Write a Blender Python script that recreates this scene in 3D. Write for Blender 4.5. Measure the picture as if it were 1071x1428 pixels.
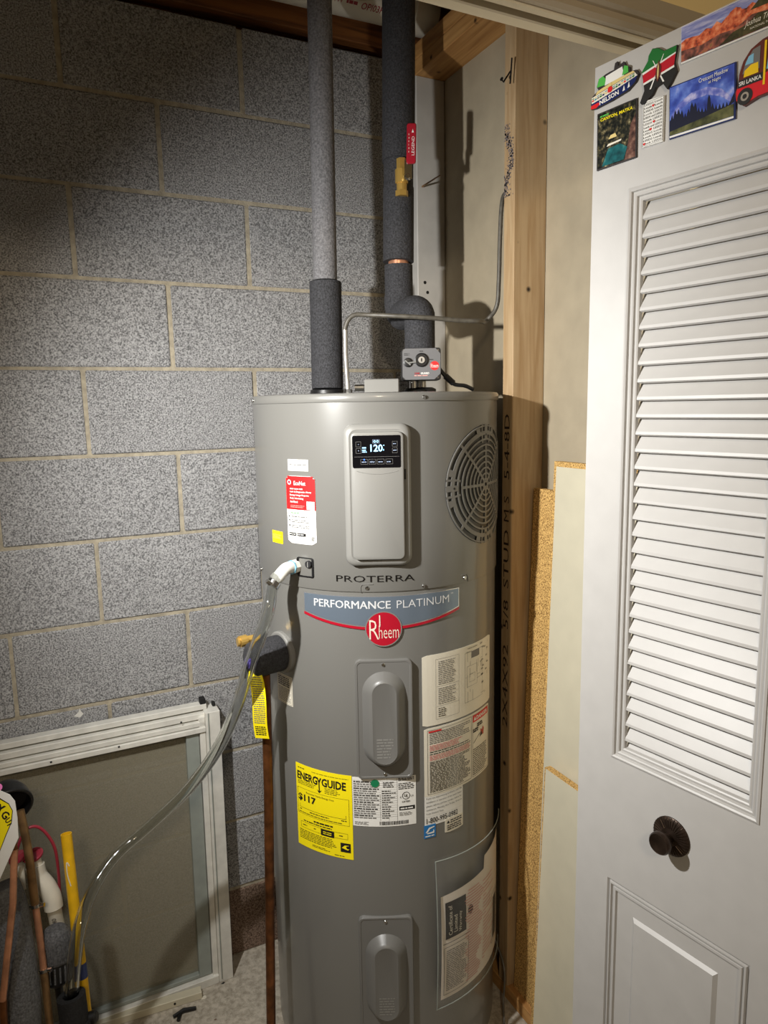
import bpy, math, random
from mathutils import Vector, Matrix
random.seed(7)
PI = math.pi
sc = bpy.context.scene
for o in list(bpy.data.objects): bpy.data.objects.remove(o)
COL = sc.collection

# ------------------------------------------------------------------ camera, world, lights, exposure
CAMH = 1.52285
YAW, PITCH, ROLL = 0.458444, -0.147712, -0.018085
fw = Vector((math.sin(YAW)*math.cos(PITCH), math.cos(YAW)*math.cos(PITCH), math.sin(PITCH)))
rt = Vector((math.cos(YAW), -math.sin(YAW), 0)); up = rt.cross(fw)
c_, s_ = math.cos(ROLL), math.sin(ROLL)
r2 = c_*rt + s_*up; u2 = -s_*rt + c_*up
cam = bpy.data.cameras.new('camera'); camo = bpy.data.objects.new('camera', cam); COL.objects.link(camo)
camo.matrix_world = Matrix(((r2.x, u2.x, -fw.x, 0), (r2.y, u2.y, -fw.y, 0), (r2.z, u2.z, -fw.z, CAMH), (0, 0, 0, 1)))
cam.sensor_fit = 'VERTICAL'; cam.sensor_height = 36.0; cam.lens = 990.0/1428.0*36.0
cam.clip_start = 0.02
sc.camera = camo

w = bpy.data.worlds.new('world'); sc.world = w; w.use_nodes = True
bg = w.node_tree.nodes['Background']; bg.inputs[0].default_value = (1.0, 0.80, 0.58, 1); bg.inputs[1].default_value = 0.08  # even warm fill added in place of bounce from the unbuilt room

def lamp(name, typ, loc, energy, color, aim=None, **kw):
    l = bpy.data.lights.new(name, typ); l.energy = energy; l.color = color
    for k, v in kw.items(): setattr(l, k, v)
    o = bpy.data.objects.new(name, l); COL.objects.link(o); o.location = loc
    if aim is not None:
        o.rotation_euler = (Vector(aim)-Vector(loc)).to_track_quat('-Z', 'Y').to_euler()
    return o
# torch held to the left of the picture: the sharp shadows of pipes, valve and heater rim on the right wall point back to it
lamp('torch_left_offscreen', 'SPOT', (-0.15, 0.94, 1.70), 90, (1.0, 0.985, 0.95), aim=(0.75, 1.34, 1.25),
     spot_size=math.radians(132), spot_blend=1.0, shadow_soft_size=0.018)
# warm ceiling lamp of the room behind the photographer
lamp('room_ceiling_lamp_offscreen', 'POINT', (-0.3, -1.0, 2.35), 50, (1.0, 0.82, 0.58), shadow_soft_size=0.12)

vs = sc.view_settings
vs.view_transform = 'Standard'; vs.look = 'None'; vs.gamma = 1; vs.use_curve_mapping = False; vs.exposure = -0.08

# ------------------------------------------------------------------ materials
def lin(c):
    f = lambda v: v/12.92 if v <= 0.04045 else ((v+0.055)/1.055)**2.4
    return tuple(f(x/255.0) for x in c) + (1.0,)
def nt(name):
    m = bpy.data.materials.new(name); m.use_nodes = True
    n = m.node_tree; return m, n, n.nodes['Principled BSDF']
def mat(name, rgb, rough=0.5, metal=0.0, noise=0.0, nscale=40.0, bump=0.0, bscale=200.0, emit=None, estr=1.0, coat=0.0, stretch=None, spec=None):
    m, n, b = nt(name)
    b.inputs['Base Color'].default_value = lin(rgb); b.inputs['Roughness'].default_value = rough; b.inputs['Metallic'].default_value = metal
    if coat: b.inputs['Coat Weight'].default_value = coat; b.inputs['Coat Roughness'].default_value = 0.08
    if spec is not None: b.inputs['Specular IOR Level'].default_value = spec
    tc = n.nodes.new('ShaderNodeTexCoord'); mp = n.nodes.new('ShaderNodeMapping'); n.links.new(tc.outputs['Object'], mp.inputs[0])
    if stretch: mp.inputs['Scale'].default_value = stretch
    if noise > 0:
        t = n.nodes.new('ShaderNodeTexNoise'); t.inputs['Scale'].default_value = nscale; t.inputs['Detail'].default_value = 4
        n.links.new(mp.outputs[0], t.inputs['Vector'])
        r = n.nodes.new('ShaderNodeValToRGB')
        lo = [max(0, x*(1-noise)) for x in rgb]; hi = [min(255, x*(1+noise)) for x in rgb]
        r.color_ramp.elements[0].color = lin(lo); r.color_ramp.elements[0].position = 0.3
        r.color_ramp.elements[1].color = lin(hi); r.color_ramp.elements[1].position = 0.7
        n.links.new(t.outputs[0], r.inputs[0]); n.links.new(r.outputs[0], b.inputs['Base Color'])
    if bump > 0:
        t = n.nodes.new('ShaderNodeTexNoise'); t.inputs['Scale'].default_value = bscale; t.inputs['Detail'].default_value = 3
        n.links.new(mp.outputs[0], t.inputs['Vector'])
        bp = n.nodes.new('ShaderNodeBump'); bp.inputs['Strength'].default_value = bump; bp.inputs['Distance'].default_value = 0.004
        n.links.new(t.outputs[0], bp.inputs['Height']); n.links.new(bp.outputs[0], b.inputs['Normal'])
    if emit: b.inputs['Emission Color'].default_value = lin(emit); b.inputs['Emission Strength'].default_value = estr
    return m
def clear(name, rgb, trans, rough=0.1):
    m, n, b = nt(name); b.inputs['Base Color'].default_value = lin(rgb); b.inputs['Roughness'].default_value = rough
    t = n.nodes.new('ShaderNodeBsdfTransparent'); mx = n.nodes.new('ShaderNodeMixShader'); mx.inputs[0].default_value = 1-trans
    out = n.nodes['Material Output']
    n.links.new(t.outputs[0], mx.inputs[1]); n.links.new(b.outputs[0], mx.inputs[2]); n.links.new(mx.outputs[0], out.inputs[0])
    return m
def wood(name, c1, c2, axis='Z', rough=0.65, grain=55.0, knots=True):
    m, n, b = nt(name); b.inputs['Roughness'].default_value = rough
    tc = n.nodes.new('ShaderNodeTexCoord'); mp = n.nodes.new('ShaderNodeMapping'); n.links.new(tc.outputs['Object'], mp.inputs[0])
    mp.inputs['Scale'].default_value = {'X': (0.07, 1, 1), 'Y': (1, 0.07, 1), 'Z': (1, 1, 0.07)}[axis]
    t = n.nodes.new('ShaderNodeTexNoise'); t.inputs['Scale'].default_value = grain; t.inputs['Detail'].default_value = 6; t.inputs['Distortion'].default_value = 0.6
    n.links.new(mp.outputs[0], t.inputs['Vector'])
    r = n.nodes.new('ShaderNodeValToRGB'); r.color_ramp.elements[0].color = lin(c2); r.color_ramp.elements[0].position = 0.32
    r.color_ramp.elements[1].color = lin(c1); r.color_ramp.elements[1].position = 0.62
    n.links.new(t.outputs[0], r.inputs[0]); src = r.outputs[0]
    if knots:
        v = n.nodes.new('ShaderNodeTexVoronoi'); v.inputs['Scale'].default_value = 17.0; n.links.new(tc.outputs['Object'], v.inputs['Vector'])
        kr = n.nodes.new('ShaderNodeValToRGB'); kr.color_ramp.elements[0].color = lin([x*0.35 for x in c2]); kr.color_ramp.elements[0].position = 0.05
        kr.color_ramp.elements[1].color = (1, 1, 1, 1); kr.color_ramp.elements[1].position = 0.14
        n.links.new(v.outputs['Distance'], kr.inputs[0])
        mx = n.nodes.new('ShaderNodeMix'); mx.data_type = 'RGBA'; mx.blend_type = 'MULTIPLY'; mx.inputs[0].default_value = 1.0
        n.links.new(src, mx.inputs[6]); n.links.new(kr.outputs[0], mx.inputs[7]); src = mx.outputs[2]
    n.links.new(src, b.inputs['Base Color'])
    bp = n.nodes.new('ShaderNodeBump'); bp.inputs['Strength'].default_value = 0.15; bp.inputs['Distance'].default_value = 0.003
    n.links.new(t.outputs[0], bp.inputs['Height']); n.links.new(bp.outputs[0], b.inputs['Normal'])
    return m
def block_material(name, c_lo, c_hi, tint=0.10, scale=260.0):
    m, n, b = nt(name); b.inputs['Roughness'].default_value = 0.95; b.inputs['Specular IOR Level'].default_value = 0.2
    tc = n.nodes.new('ShaderNodeTexCoord'); oi = n.nodes.new('ShaderNodeObjectInfo')
    va = n.nodes.new('ShaderNodeVectorMath'); va.operation = 'ADD'
    sc_ = n.nodes.new('ShaderNodeMath'); sc_.operation = 'MULTIPLY'; sc_.inputs[1].default_value = 37.0
    n.links.new(oi.outputs['Random'], sc_.inputs[0]); n.links.new(tc.outputs['Object'], va.inputs[0]); n.links.new(sc_.outputs[0], va.inputs[1])
    t = n.nodes.new('ShaderNodeTexNoise'); t.inputs['Scale'].default_value = scale; t.inputs['Detail'].default_value = 3; t.inputs['Roughness'].default_value = 0.7
    n.links.new(va.outputs[0], t.inputs['Vector'])
    r = n.nodes.new('ShaderNodeValToRGB'); r.color_ramp.elements[0].color = lin(c_lo); r.color_ramp.elements[0].position = 0.36
    r.color_ramp.elements[1].color = lin(c_hi); r.color_ramp.elements[1].position = 0.62
    n.links.new(t.outputs[0], r.inputs[0])
    t2 = n.nodes.new('ShaderNodeTexNoise'); t2.inputs['Scale'].default_value = 9.0; t2.inputs['Detail'].default_value = 3
    n.links.new(va.outputs[0], t2.inputs['Vector'])
    mr = n.nodes.new('ShaderNodeMapRange'); mr.inputs[1].default_value = 0.3; mr.inputs[2].default_value = 0.7; mr.inputs[3].default_value = 1-tint; mr.inputs[4].default_value = 1.0+tint*0.5
    n.links.new(t2.outputs[0], mr.inputs[0])
    mr2 = n.nodes.new('ShaderNodeMapRange'); mr2.inputs[3].default_value = 1-tint; mr2.inputs[4].default_value = 1.0+tint
    n.links.new(oi.outputs['Random'], mr2.inputs[0])
    mm = n.nodes.new('ShaderNodeMath'); mm.operation = 'MULTIPLY'; n.links.new(mr.outputs[0], mm.inputs[0]); n.links.new(mr2.outputs[0], mm.inputs[1])
    vm = n.nodes.new('ShaderNodeVectorMath'); vm.operation = 'SCALE'; n.links.new(r.outputs[0], vm.inputs[0]); n.links.new(mm.outputs[0], vm.inputs['Scale'])
    n.links.new(vm.outputs[0], b.inputs['Base Color'])
    bp = n.nodes.new('ShaderNodeBump'); bp.inputs['Strength'].default_value = 0.7; bp.inputs['Distance'].default_value = 0.004
    n.links.new(t.outputs[0], bp.inputs['Height']); n.links.new(bp.outputs[0], b.inputs['Normal'])
    return m
def chip_material(name):
    m, n, b = nt(name); b.inputs['Roughness'].default_value = 0.85
    tc = n.nodes.new('ShaderNodeTexCoord'); v = n.nodes.new('ShaderNodeTexNoise'); v.inputs['Scale'].default_value = 330.0; v.inputs['Detail'].default_value = 4
    n.links.new(tc.outputs['Object'], v.inputs['Vector'])
    r = n.nodes.new('ShaderNodeValToRGB'); r.color_ramp.elements[0].color = lin((112, 76, 32)); r.color_ramp.elements[0].position = 0.33
    r.color_ramp.elements[1].color = lin((226, 184, 112)); r.color_ramp.elements[1].position = 0.6
    n.links.new(v.outputs[0], r.inputs[0]); n.links.new(r.outputs[0], b.inputs['Base Color'])
    return m
def ramp_print(name, stops, scale=60.0, rough=0.3, detail=6, stretch=(1, 1, 1)):
    """flat printed picture: a noise field through several ink colours"""
    m, n, b = nt(name); b.inputs['Roughness'].default_value = rough
    tc = n.nodes.new('ShaderNodeTexCoord'); mp = n.nodes.new('ShaderNodeMapping'); mp.inputs['Scale'].default_value = stretch
    n.links.new(tc.outputs['Object'], mp.inputs[0])
    t = n.nodes.new('ShaderNodeTexNoise'); t.inputs['Scale'].default_value = scale; t.inputs['Detail'].default_value = detail; n.links.new(mp.outputs[0], t.inputs['Vector'])
    r = n.nodes.new('ShaderNodeValToRGB'); e = r.color_ramp.elements
    while len(e) < len(stops): e.new(0.5)
    for i, (p_, c) in enumerate(stops): e[i].position = p_; e[i].color = lin(c)
    n.links.new(t.outputs[0], r.inputs[0]); n.links.new(r.outputs[0], b.inputs['Base Color'])
    return m

M = {}
M['block'] = block_material('concrete_block', (86, 86, 87), (188, 188, 189), 0.06, scale=300.0)
M['block_brown'] = block_material('stained_block', (74, 58, 48), (150, 128, 112), 0.06)
M['mortar'] = mat('mortar', (164, 155, 136), 0.95, noise=0.10, nscale=60, bump=0.5, bscale=220)
M['concrete'] = block_material('concrete_floor', (150, 142, 128), (186, 178, 164), 0.14, scale=70.0)
M['drywall'] = mat('drywall_paper', (168, 156, 133), 0.9, noise=0.035, nscale=14, bump=0.08, bscale=500)
M['white_stud'] = mat('white_painted_board', (186, 183, 177), 0.6, noise=0.03, nscale=20)
M['stud'] = wood('spruce_stud', (184, 158, 122), (164, 134, 96), 'Z', knots=True, grain=80.0)
M['plate'] = wood('top_plate_lumber', (200, 152, 92), (160, 112, 60), 'Y')
M['joist'] = wood('joist_lumber', (150, 96, 48), (92, 54, 26), 'X', knots=False)
M['subfloor'] = wood('subfloor_board', (96, 70, 44), (60, 42, 26), 'X', knots=False)
M['ink'] = mat('stamp_ink', (40, 26, 16), 0.8)
M['spray'] = mat('blue_black_spray_paint', (112, 104, 104), 0.8, noise=0.3, nscale=150)
M['trim_paint'] = mat('cream_trim_paint', (214, 200, 170), 0.45)
M['wall_paint'] = mat('yellow_wall_paint', (246, 220, 160), 0.7)
M['casing'] = mat('casing_paint', (178, 164, 140), 0.5)
M['track'] = mat('dark_track_metal', (44, 42, 42), 0.5, 0.6)
M['door'] = mat('white_door_paint', (184, 182, 179), 0.42, noise=0.012, nscale=30)
M['bronze'] = mat('oil_rubbed_bronze', (62, 50, 42), 0.36, 0.75, noise=0.2, nscale=60)
M['jacket'] = mat('grey_enamel_jacket', (114, 113, 109), 0.30, 0.0, coat=0.35)
M['plastic_grey'] = mat('grey_plastic', (132, 131, 127), 0.42)
M['plastic_dark'] = mat('dark_plastic', (22, 22, 23), 0.4)
M['cover'] = mat('cover_grey_plastic', (110, 109, 106), 0.38)
M['chrome'] = mat('bright_screw_metal', (200, 200, 198), 0.18, 1.0)
M['brass'] = mat('brass', (220, 180, 96), 0.3, 0.65)
M['copper'] = mat('copper_tube', (204, 146, 114), 0.32, 0.6, noise=0.15, nscale=30)
M['old_copper'] = mat('tarnished_copper', (112, 70, 40), 0.42, 0.7, noise=0.25, nscale=35)
M['brown_tube'] = mat('dull_brass_tube', (134, 104, 70), 0.42, 0.5, noise=0.2, nscale=40)
M['foam'] = mat('black_foam', (50, 50, 53), 0.85, noise=0.35, nscale=260, bump=0.5, bscale=380)
M['foam_grey'] = mat('grey_foam', (112, 111, 113), 0.8, noise=0.20, nscale=230, bump=0.4, bscale=320)
M['foam_black'] = mat('deep_black_foam', (24, 24, 26), 0.8, noise=0.35, nscale=220, bump=0.4, bscale=320)
M['pvc'] = mat('white_pvc', (226, 222, 208), 0.35, noise=0.03, nscale=25)
M['white_plastic'] = mat('white_nylon', (236, 236, 228), 0.35)
M['red_plastic'] = mat('red_plastic', (164, 26, 44), 0.35)
M['red_cap'] = mat('crimson_cap', (158, 44, 62), 0.4)
M['yellow_plastic'] = mat('yellow_plastic', (232, 182, 24), 0.4, noise=0.06, nscale=40)
M['blue_tape'] = mat('blue_tape', (52, 66, 118), 0.5)
m_, n_, b_ = nt('clear_vinyl'); b_.inputs['Base Color'].default_value = lin((236, 238, 236)); b_.inputs['Roughness'].default_value = 0.04; b_.inputs['IOR'].default_value = 1.42; b_.inputs['Transmission Weight'].default_value = 1.0
M['tube'] = m_
M['bag'] = clear('clear_film', (190, 192, 192), 0.93, 0.08)
M['glass'] = clear('dusty_glass', (160, 154, 134), 0.52, 0.12)
M['alu'] = mat('white_window_vinyl', (214, 212, 204), 0.45, noise=0.05, nscale=30)
M['alu_grey'] = mat('grey_sash_vinyl', (142, 148, 142), 0.5, noise=0.04, nscale=30)
M['gasket'] = mat('black_gasket', (18, 18, 18), 0.8)
M['chip'] = chip_material('particle_board')
M['melamine'] = mat('cream_melamine', (206, 199, 176), 0.35, noise=0.015, nscale=20)
M['cable'] = mat('grey_cable', (84, 80, 72), 0.45, noise=0.15, nscale=80)
M['wire_metal'] = mat('flexible_conduit', (190, 188, 182), 0.3, 0.7)
M['rubber'] = mat('black_rubber', (16, 16, 17), 0.45)
M['white'] = mat('white_label', (232, 231, 226), 0.4)
M['cream_label'] = mat('cream_label', (226, 220, 204), 0.4)
M['black_print'] = mat('black_print', (24, 23, 23), 0.5)
M['grey_print'] = mat('grey_print', (112, 110, 108), 0.5)
M['pink_print'] = mat('faded_red_print', (206, 150, 142), 0.5)
M['red_print'] = mat('red_print', (214, 34, 36), 0.4)
M['dark_red'] = mat('badge_red', (168, 18, 40), 0.3, coat=0.3)
M['silver'] = mat('badge_silver', (214, 215, 216), 0.25, 0.8)
M['badge'] = mat('badge_blue_grey', (128, 142, 158), 0.3, 0.55)
M['badge_letters'] = mat('badge_letter_silver', (226, 228, 230), 0.3, 0.25)
M['emboss'] = mat('embossed_black_chrome', (46, 44, 42), 0.25, 0.7)
M['yellow_label'] = mat('yellow_label', (250, 230, 20), 0.45)
M['green_dot'] = mat('green_sticker', (24, 120, 78), 0.45)
M['blue_label'] = mat('blue_label', (38, 118, 184), 0.45)
M['screen'] = mat('display_glass', (12, 11, 14), 0.12)
M['led'] = mat('led_blue', (150, 205, 240), 0.5, emit=(150, 210, 250), estr=1.3)
M['led_dim'] = mat('led_dim', (120, 130, 150), 0.5, emit=(140, 160, 190), estr=0.35)
M['led_blue'] = mat('led_deep_blue', (40, 90, 220), 0.5, emit=(60, 120, 255), estr=1.5)
M['purple'] = mat('purple_string', (88, 72, 160), 0.7)
M['pink_mark'] = mat('hot_pink', (232, 120, 190), 0.5)
M['badge_cream'] = mat('badge_cream', (222, 206, 190), 0.35)
M['guard'] = mat('valve_box_grey', (106, 106, 108), 0.4)

# ------------------------------------------------------------------ mesh helpers
def link(o): COL.objects.link(o); return o
def mesh(name, VF, m=None, smooth=False):
    V, F = [], []
    for (v, f) in (VF if isinstance(VF, list) else [VF]):
        b = len(V); V.extend(v); F.extend([tuple(i+b for i in q) for q in f])
    me = bpy.data.meshes.new(name); me.from_pydata([tuple(v) for v in V], [], F); me.update()
    if smooth:
        me.polygons.foreach_set('use_smooth', [True]*len(me.polygons))
        if hasattr(me, 'set_sharp_from_angle'): me.set_sharp_from_angle(angle=math.radians(38))
    if m is not None: me.materials.append(M[m] if isinstance(m, str) else m)
    return me
def tag(o, label=None, cat=None, group=None, kind=None):
    if label: o['label'] = label
    if cat: o['category'] = cat
    if group: o['group'] = group
    if kind: o['kind'] = kind
    return o
def root(name, loc, label, cat, group=None, kind=None):
    o = link(bpy.data.objects.new(name, None)); o.location = loc; o.empty_display_size = 0.05
    return tag(o, label, cat, group, kind)
def base(o):
    while o.parent: o = o.parent
    return Vector(o.location)
def part(name, VF, m, parent, smooth=False, label=None):
    """mesh given in place coordinates, stored relative to the thing's base"""
    b = base(parent); VF = VF if isinstance(VF, list) else [VF]
    VF = [([Vector(v)-b for v in V], F) for V, F in VF]
    o = link(bpy.data.objects.new(name, mesh(name, VF, m, smooth))); o.parent = parent
    if label: o['label'] = label
    return o
def single(name, VF, m, loc, label, cat, group=None, kind=None, smooth=False):
    b = Vector(loc); VF = VF if isinstance(VF, list) else [VF]
    VF = [([Vector(v)-b for v in V], F) for V, F in VF]
    o = link(bpy.data.objects.new(name, mesh(name, VF, m, smooth))); o.location = loc
    return tag(o, label, cat, group, kind)

def frame_box(O, U, V, N, a0, a1, b0, b1, c0, c1, ch=0.0):
    """box in a frame, chamfered on all edges"""
    O, U, V, N = map(Vector, (O, U, V, N))
    P = lambda a, b, c: O+U*a+V*b+N*c
    if ch <= 0:
        vs_ = [P(a, b, c) for c in (c0, c1) for b in (b0, b1) for a in (a0, a1)]
        return vs_, [(0, 2, 3, 1), (4, 5, 7, 6), (0, 1, 5, 4), (2, 6, 7, 3), (0, 4, 6, 2), (1, 3, 7, 5)]
    A, B, Cc = (a0, a1), (b0, b1), (c0, c1); sg = (1, -1); vs_ = []; idx = {}
    for i in (0, 1):
        for j in (0, 1):
            for k in (0, 1):
                for ax in range(3):
                    a, b, c = A[i], B[j], Cc[k]
                    if ax != 0: a += sg[i]*ch
                    if ax != 1: b += sg[j]*ch
                    if ax != 2: c += sg[k]*ch
                    idx[(i, j, k, ax)] = len(vs_); vs_.append(P(a, b, c))
    F = []
    for i in (0, 1):
        F.append(tuple(idx[(i, j, k, 0)] for j, k in ((0, 0), (1, 0), (1, 1), (0, 1))))
        F.append(tuple(idx[(j, i, k, 1)] for j, k in ((0, 0), (1, 0), (1, 1), (0, 1))))
        F.append(tuple(idx[(j, k, i, 2)] for j, k in ((0, 0), (1, 0), (1, 1), (0, 1))))
    for i in (0, 1):
        for j in (0, 1):
            F.append((idx[(i, j, 0, 0)], idx[(i, j, 1, 0)], idx[(i, j, 1, 1)], idx[(i, j, 0, 1)]))
            F.append((idx[(i, 0, j, 0)], idx[(i, 1, j, 0)], idx[(i, 1, j, 2)], idx[(i, 0, j, 2)]))
            F.append((idx[(0, i, j, 1)], idx[(1, i, j, 1)], idx[(1, i, j, 2)], idx[(0, i, j, 2)]))
            for k in (0, 1):
                F.append((idx[(i, j, k, 0)], idx[(i, j, k, 1)], idx[(i, j, k, 2)]))
    return vs_, F
def box(x0, x1, y0, y1, z0, z1, ch=0.0):
    return frame_box((0, 0, 0), (1, 0, 0), (0, 1, 0), (0, 0, 1), x0, x1, y0, y1, z0, z1, ch)
def smooth_path(P, k=6):
    P = [Vector(q) for q in P]; out = []
    for i in range(len(P)-1):
        p0, p1, p2, p3 = P[max(i-1, 0)], P[i], P[i+1], P[min(i+2, len(P)-1)]
        for j in range(k):
            t = j/k
            out.append(0.5*((2*p1)+(p2-p0)*t+(2*p0-5*p1+4*p2-p3)*t*t+(3*p1-p0-3*p2+p3)*t*t*t))
    out.append(P[-1]); return out
def tube(P, r, n=16, caps=True, inner=None):
    P = [Vector(q) for q in P]; rr = r if isinstance(r, (list, tuple)) else [r]*len(P)
    T = []
    for i in range(len(P)):
        T.append((P[min(i+1, len(P)-1)]-P[max(i-1, 0)]).normalized())
    a = T[0].orthogonal().normalized(); V, F = [], []
    fr = []
    for i in range(len(P)):
        a = (a-T[i]*a.dot(T[i])).normalized(); b = T[i].cross(a); fr.append((a.copy(), b))
        for j in range(n):
            t = 2*PI*j/n; V.append(P[i]+(a*math.cos(t)+b*math.sin(t))*rr[i])
    for i in range(len(P)-1):
        for j in range(n):
            F.append((i*n+j, i*n+(j+1) % n, (i+1)*n+(j+1) % n, (i+1)*n+j))
    if inner:
        o = len(V)
        for i in range(len(P)):
            a, b = fr[i]
            for j in range(n):
                t = 2*PI*j/n; V.append(P[i]+(a*math.cos(t)+b*math.sin(t))*inner)
        for i in range(len(P)-1):
            for j in range(n):
                F.append((o+i*n+j, o+(i+1)*n+j, o+(i+1)*n+(j+1) % n, o+i*n+(j+1) % n))
        L = (len(P)-1)*n
        for j in range(n):
            F.append((j, o+j, o+(j+1) % n, (j+1) % n)); F.append((L+j, L+(j+1) % n, o+L+(j+1) % n, o+L+j))
    elif caps:
        F.append(tuple(range(n-1, -1, -1))); F.append(tuple((len(P)-1)*n+j for j in range(n)))
    return V, F
def lathe(prof, O, A=(0, 0, 1), n=32, caps=True):
    """profile [(radius, height)] around axis A through O"""
    O, A = Vector(O), Vector(A).normalized(); a = A.orthogonal().normalized(); b = A.cross(a)
    V, F = [], []
    for (r, h) in prof:
        for j in range(n):
            t = 2*PI*j/n; V.append(O+A*h+(a*math.cos(t)+b*math.sin(t))*max(r, 1e-5))
    for i in range(len(prof)-1):
        for j in range(n):
            F.append((i*n+j, i*n+(j+1) % n, (i+1)*n+(j+1) % n, (i+1)*n+j))
    if caps and prof[0][0] > 1e-4: F.append(tuple(range(n-1, -1, -1)))
    if caps and prof[-1][0] > 1e-4: F.append(tuple((len(prof)-1)*n+j for j in range(n)))
    return V, F
def rrect(w, h, r, seg=6):
    r = min(r, w/2-1e-5, h/2-1e-5); out = []
    for cx, cy, a0 in ((w/2-r, h/2-r, 0), (-w/2+r, h/2-r, PI/2), (-w/2+r, -h/2+r, PI), (w/2-r, -h/2+r, 1.5*PI)):
        for k in range(seg+1):
            t = a0+PI/2*k/seg; out.append((cx+r*math.cos(t), cy+r*math.sin(t)))
    return out
def rr_loft(fmap, layers, seg=6, cap=True):
    """stack of rounded rectangles (w, h, r, depth[, cy]) lofted in a frame map fmap(x, y, d)"""
    V, F = [], []; n = 4*(seg+1)
    for L in layers:
        cy = L[4] if len(L) > 4 else 0.0
        for x, y in rrect(L[0], L[1], L[2], seg): V.append(fmap(x, y+cy, L[3]))
    for i in range(len(layers)-1):
        for j in range(n): F.append((i*n+j, i*n+(j+1) % n, (i+1)*n+(j+1) % n, (i+1)*n+j))
    if cap: F.append(tuple((len(layers)-1)*n+j for j in range(n)))
    return V, F
def rect_rings(fmap, a0, a1, b0, b1, prof, cap=False):
    V, F = [], []
    for ins, d in prof:
        for a, b in ((a0+ins, b0+ins), (a1-ins, b0+ins), (a1-ins, b1-ins), (a0+ins, b1-ins)): V.append(fmap(a, b, d))
    for i in range(len(prof)-1):
        for j in range(4): F.append((i*4+j, i*4+(j+1) % 4, (i+1)*4+(j+1) % 4, (i+1)*4+j))
    if cap: F.append(tuple((len(prof)-1)*4+j for j in range(4)))
    return V, F
_tc = {}
def text2d(s, bold=0.0):
    key = (s, bold)
    if key in _tc: return _tc[key]
    cu = bpy.data.curves.new('lettering', 'FONT'); cu.body = s; cu.size = 1.0; cu.resolution_u = 2; cu.offset = bold
    ob = bpy.data.objects.new('lettering', cu); COL.objects.link(ob)
    dg = bpy.context.evaluated_depsgraph_get()
    me = bpy.data.meshes.new_from_object(ob.evaluated_get(dg))
    V = [(v.co.x, v.co.y) for v in me.vertices]; F = [tuple(p_.vertices) for p_ in me.polygons]
    bpy.data.objects.remove(ob); bpy.data.curves.remove(cu); bpy.data.meshes.remove(me)
    if not V: return None
    x0 = min(v[0] for v in V); x1 = max(v[0] for v in V); y0 = min(v[1] for v in V); y1 = max(v[1] for v in V)
    V = [((v[0]-x0)/(x1-x0)-0.5, (v[1]-y0)/(y1-y0)-0.5) for v in V]
    _tc[key] = (V, F, (x1-x0)/(y1-y0)); return _tc[key]

class Print:
    """flat print on a surface given by fmap(x, y, offset)"""
    def __init__(s, fmap, off=0.0004, step=0.012, ystep=9.0): s.f = fmap; s.off = off; s.step = step; s.ystep = ystep; s.d = {}
    def add(s, m, V, F, lift=0): 
        s.d.setdefault(m, []).append(([s.f(x, y, s.off+lift) for x, y in V], F))
    def text(s, t, cx, cy, w=None, h=None, m='black_print', rot=0.0, bold=0.0, shear=0.0, lift=0.0003):
        r = text2d(t, bold)
        if r is None: return
        V, F, asp = r
        if w is None: w = h*asp
        if h is None: h = w/asp
        c, q = math.cos(rot), math.sin(rot)
        out = []
        for x, y in V:
            x2 = x*w+shear*y*h; y2 = y*h; out.append((cx+x2*c-y2*q, cy+x2*q+y2*c))
        s.add(m, out, F, lift)
    def rect(s, x0, y0, x1, y1, m, lift=0.0):
        n = max(1, int(math.ceil((x1-x0)/s.step))); k = max(1, int(math.ceil((y1-y0)/s.ystep))); V, F = [], []
        for i in range(n+1):
            for j in range(k+1): V.append((x0+(x1-x0)*i/n, y0+(y1-y0)*j/k))
        for i in range(n):
            for j in range(k): a = i*(k+1)+j; F.append((a, a+k+1, a+k+2, a+1))
        s.add(m, V, F, lift)
    def outline(s, x0, y0, x1, y1, t, m, lift=0.0002):
        s.rect(x0, y0, x1, y0+t, m, lift); s.rect(x0, y1-t, x1, y1, m, lift); s.rect(x0, y0, x0+t, y1, m, lift); s.rect(x1-t, y0, x1, y1, m, lift)
    def poly(s, P, m, lift=0.0): s.add(m, list(P), [tuple(range(len(P)))], lift)
    def disc(s, cx, cy, r, m, lift=0.0, n=24, ry=None):
        s.poly([(cx+r*math.cos(2*PI*i/n), cy+(ry or r)*math.sin(2*PI*i/n)) for i in range(n)], m, lift)
    def ring(s, cx, cy, r0, r1, m, lift=0.0, n=24):
        V = [(cx+r*math.cos(2*PI*i/n), cy+r*math.sin(2*PI*i/n)) for r in (r0, r1) for i in range(n)]
        s.add(m, V, [(i, (i+1) % n, n+(i+1) % n, n+i) for i in range(n)], lift)
    def words(s, x0, y0, x1, y1, rows, m, fill=0.55, lift=0.0002, ragged=0.25, word=0.009, rng=random):
        """lines of print too small to read"""
        p_ = (y1-y0)/rows
        for k in range(rows):
            yc = y1-(k+0.5)*p_; x = x0; xe = x1-(x1-x0)*ragged*rng.random()**2
            while x < xe:
                l = min(word*(0.35+rng.random()), xe-x)
                if l > 0.001: s.rect(x, yc-p_*fill/2, x+l, yc+p_*fill/2, m, lift)
                x += l+word*0.16
    def finish(s, parent, name='print'):
        for m, L in s.d.items():
            o = part(name, L, m, parent)
            if len(L) > 1: o['kind'] = 'stuff'

# ------------------------------------------------------------------ the setting: floor
WY = 1.809            # face of the block wall
fl = single('floor', box(-3.0, 3.0, -3.0, 2.0, -0.12, 0.0), 'concrete', (0, 0, 0), 'rough grey concrete basement floor under the water heater', 'floor', kind='structure')

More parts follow.
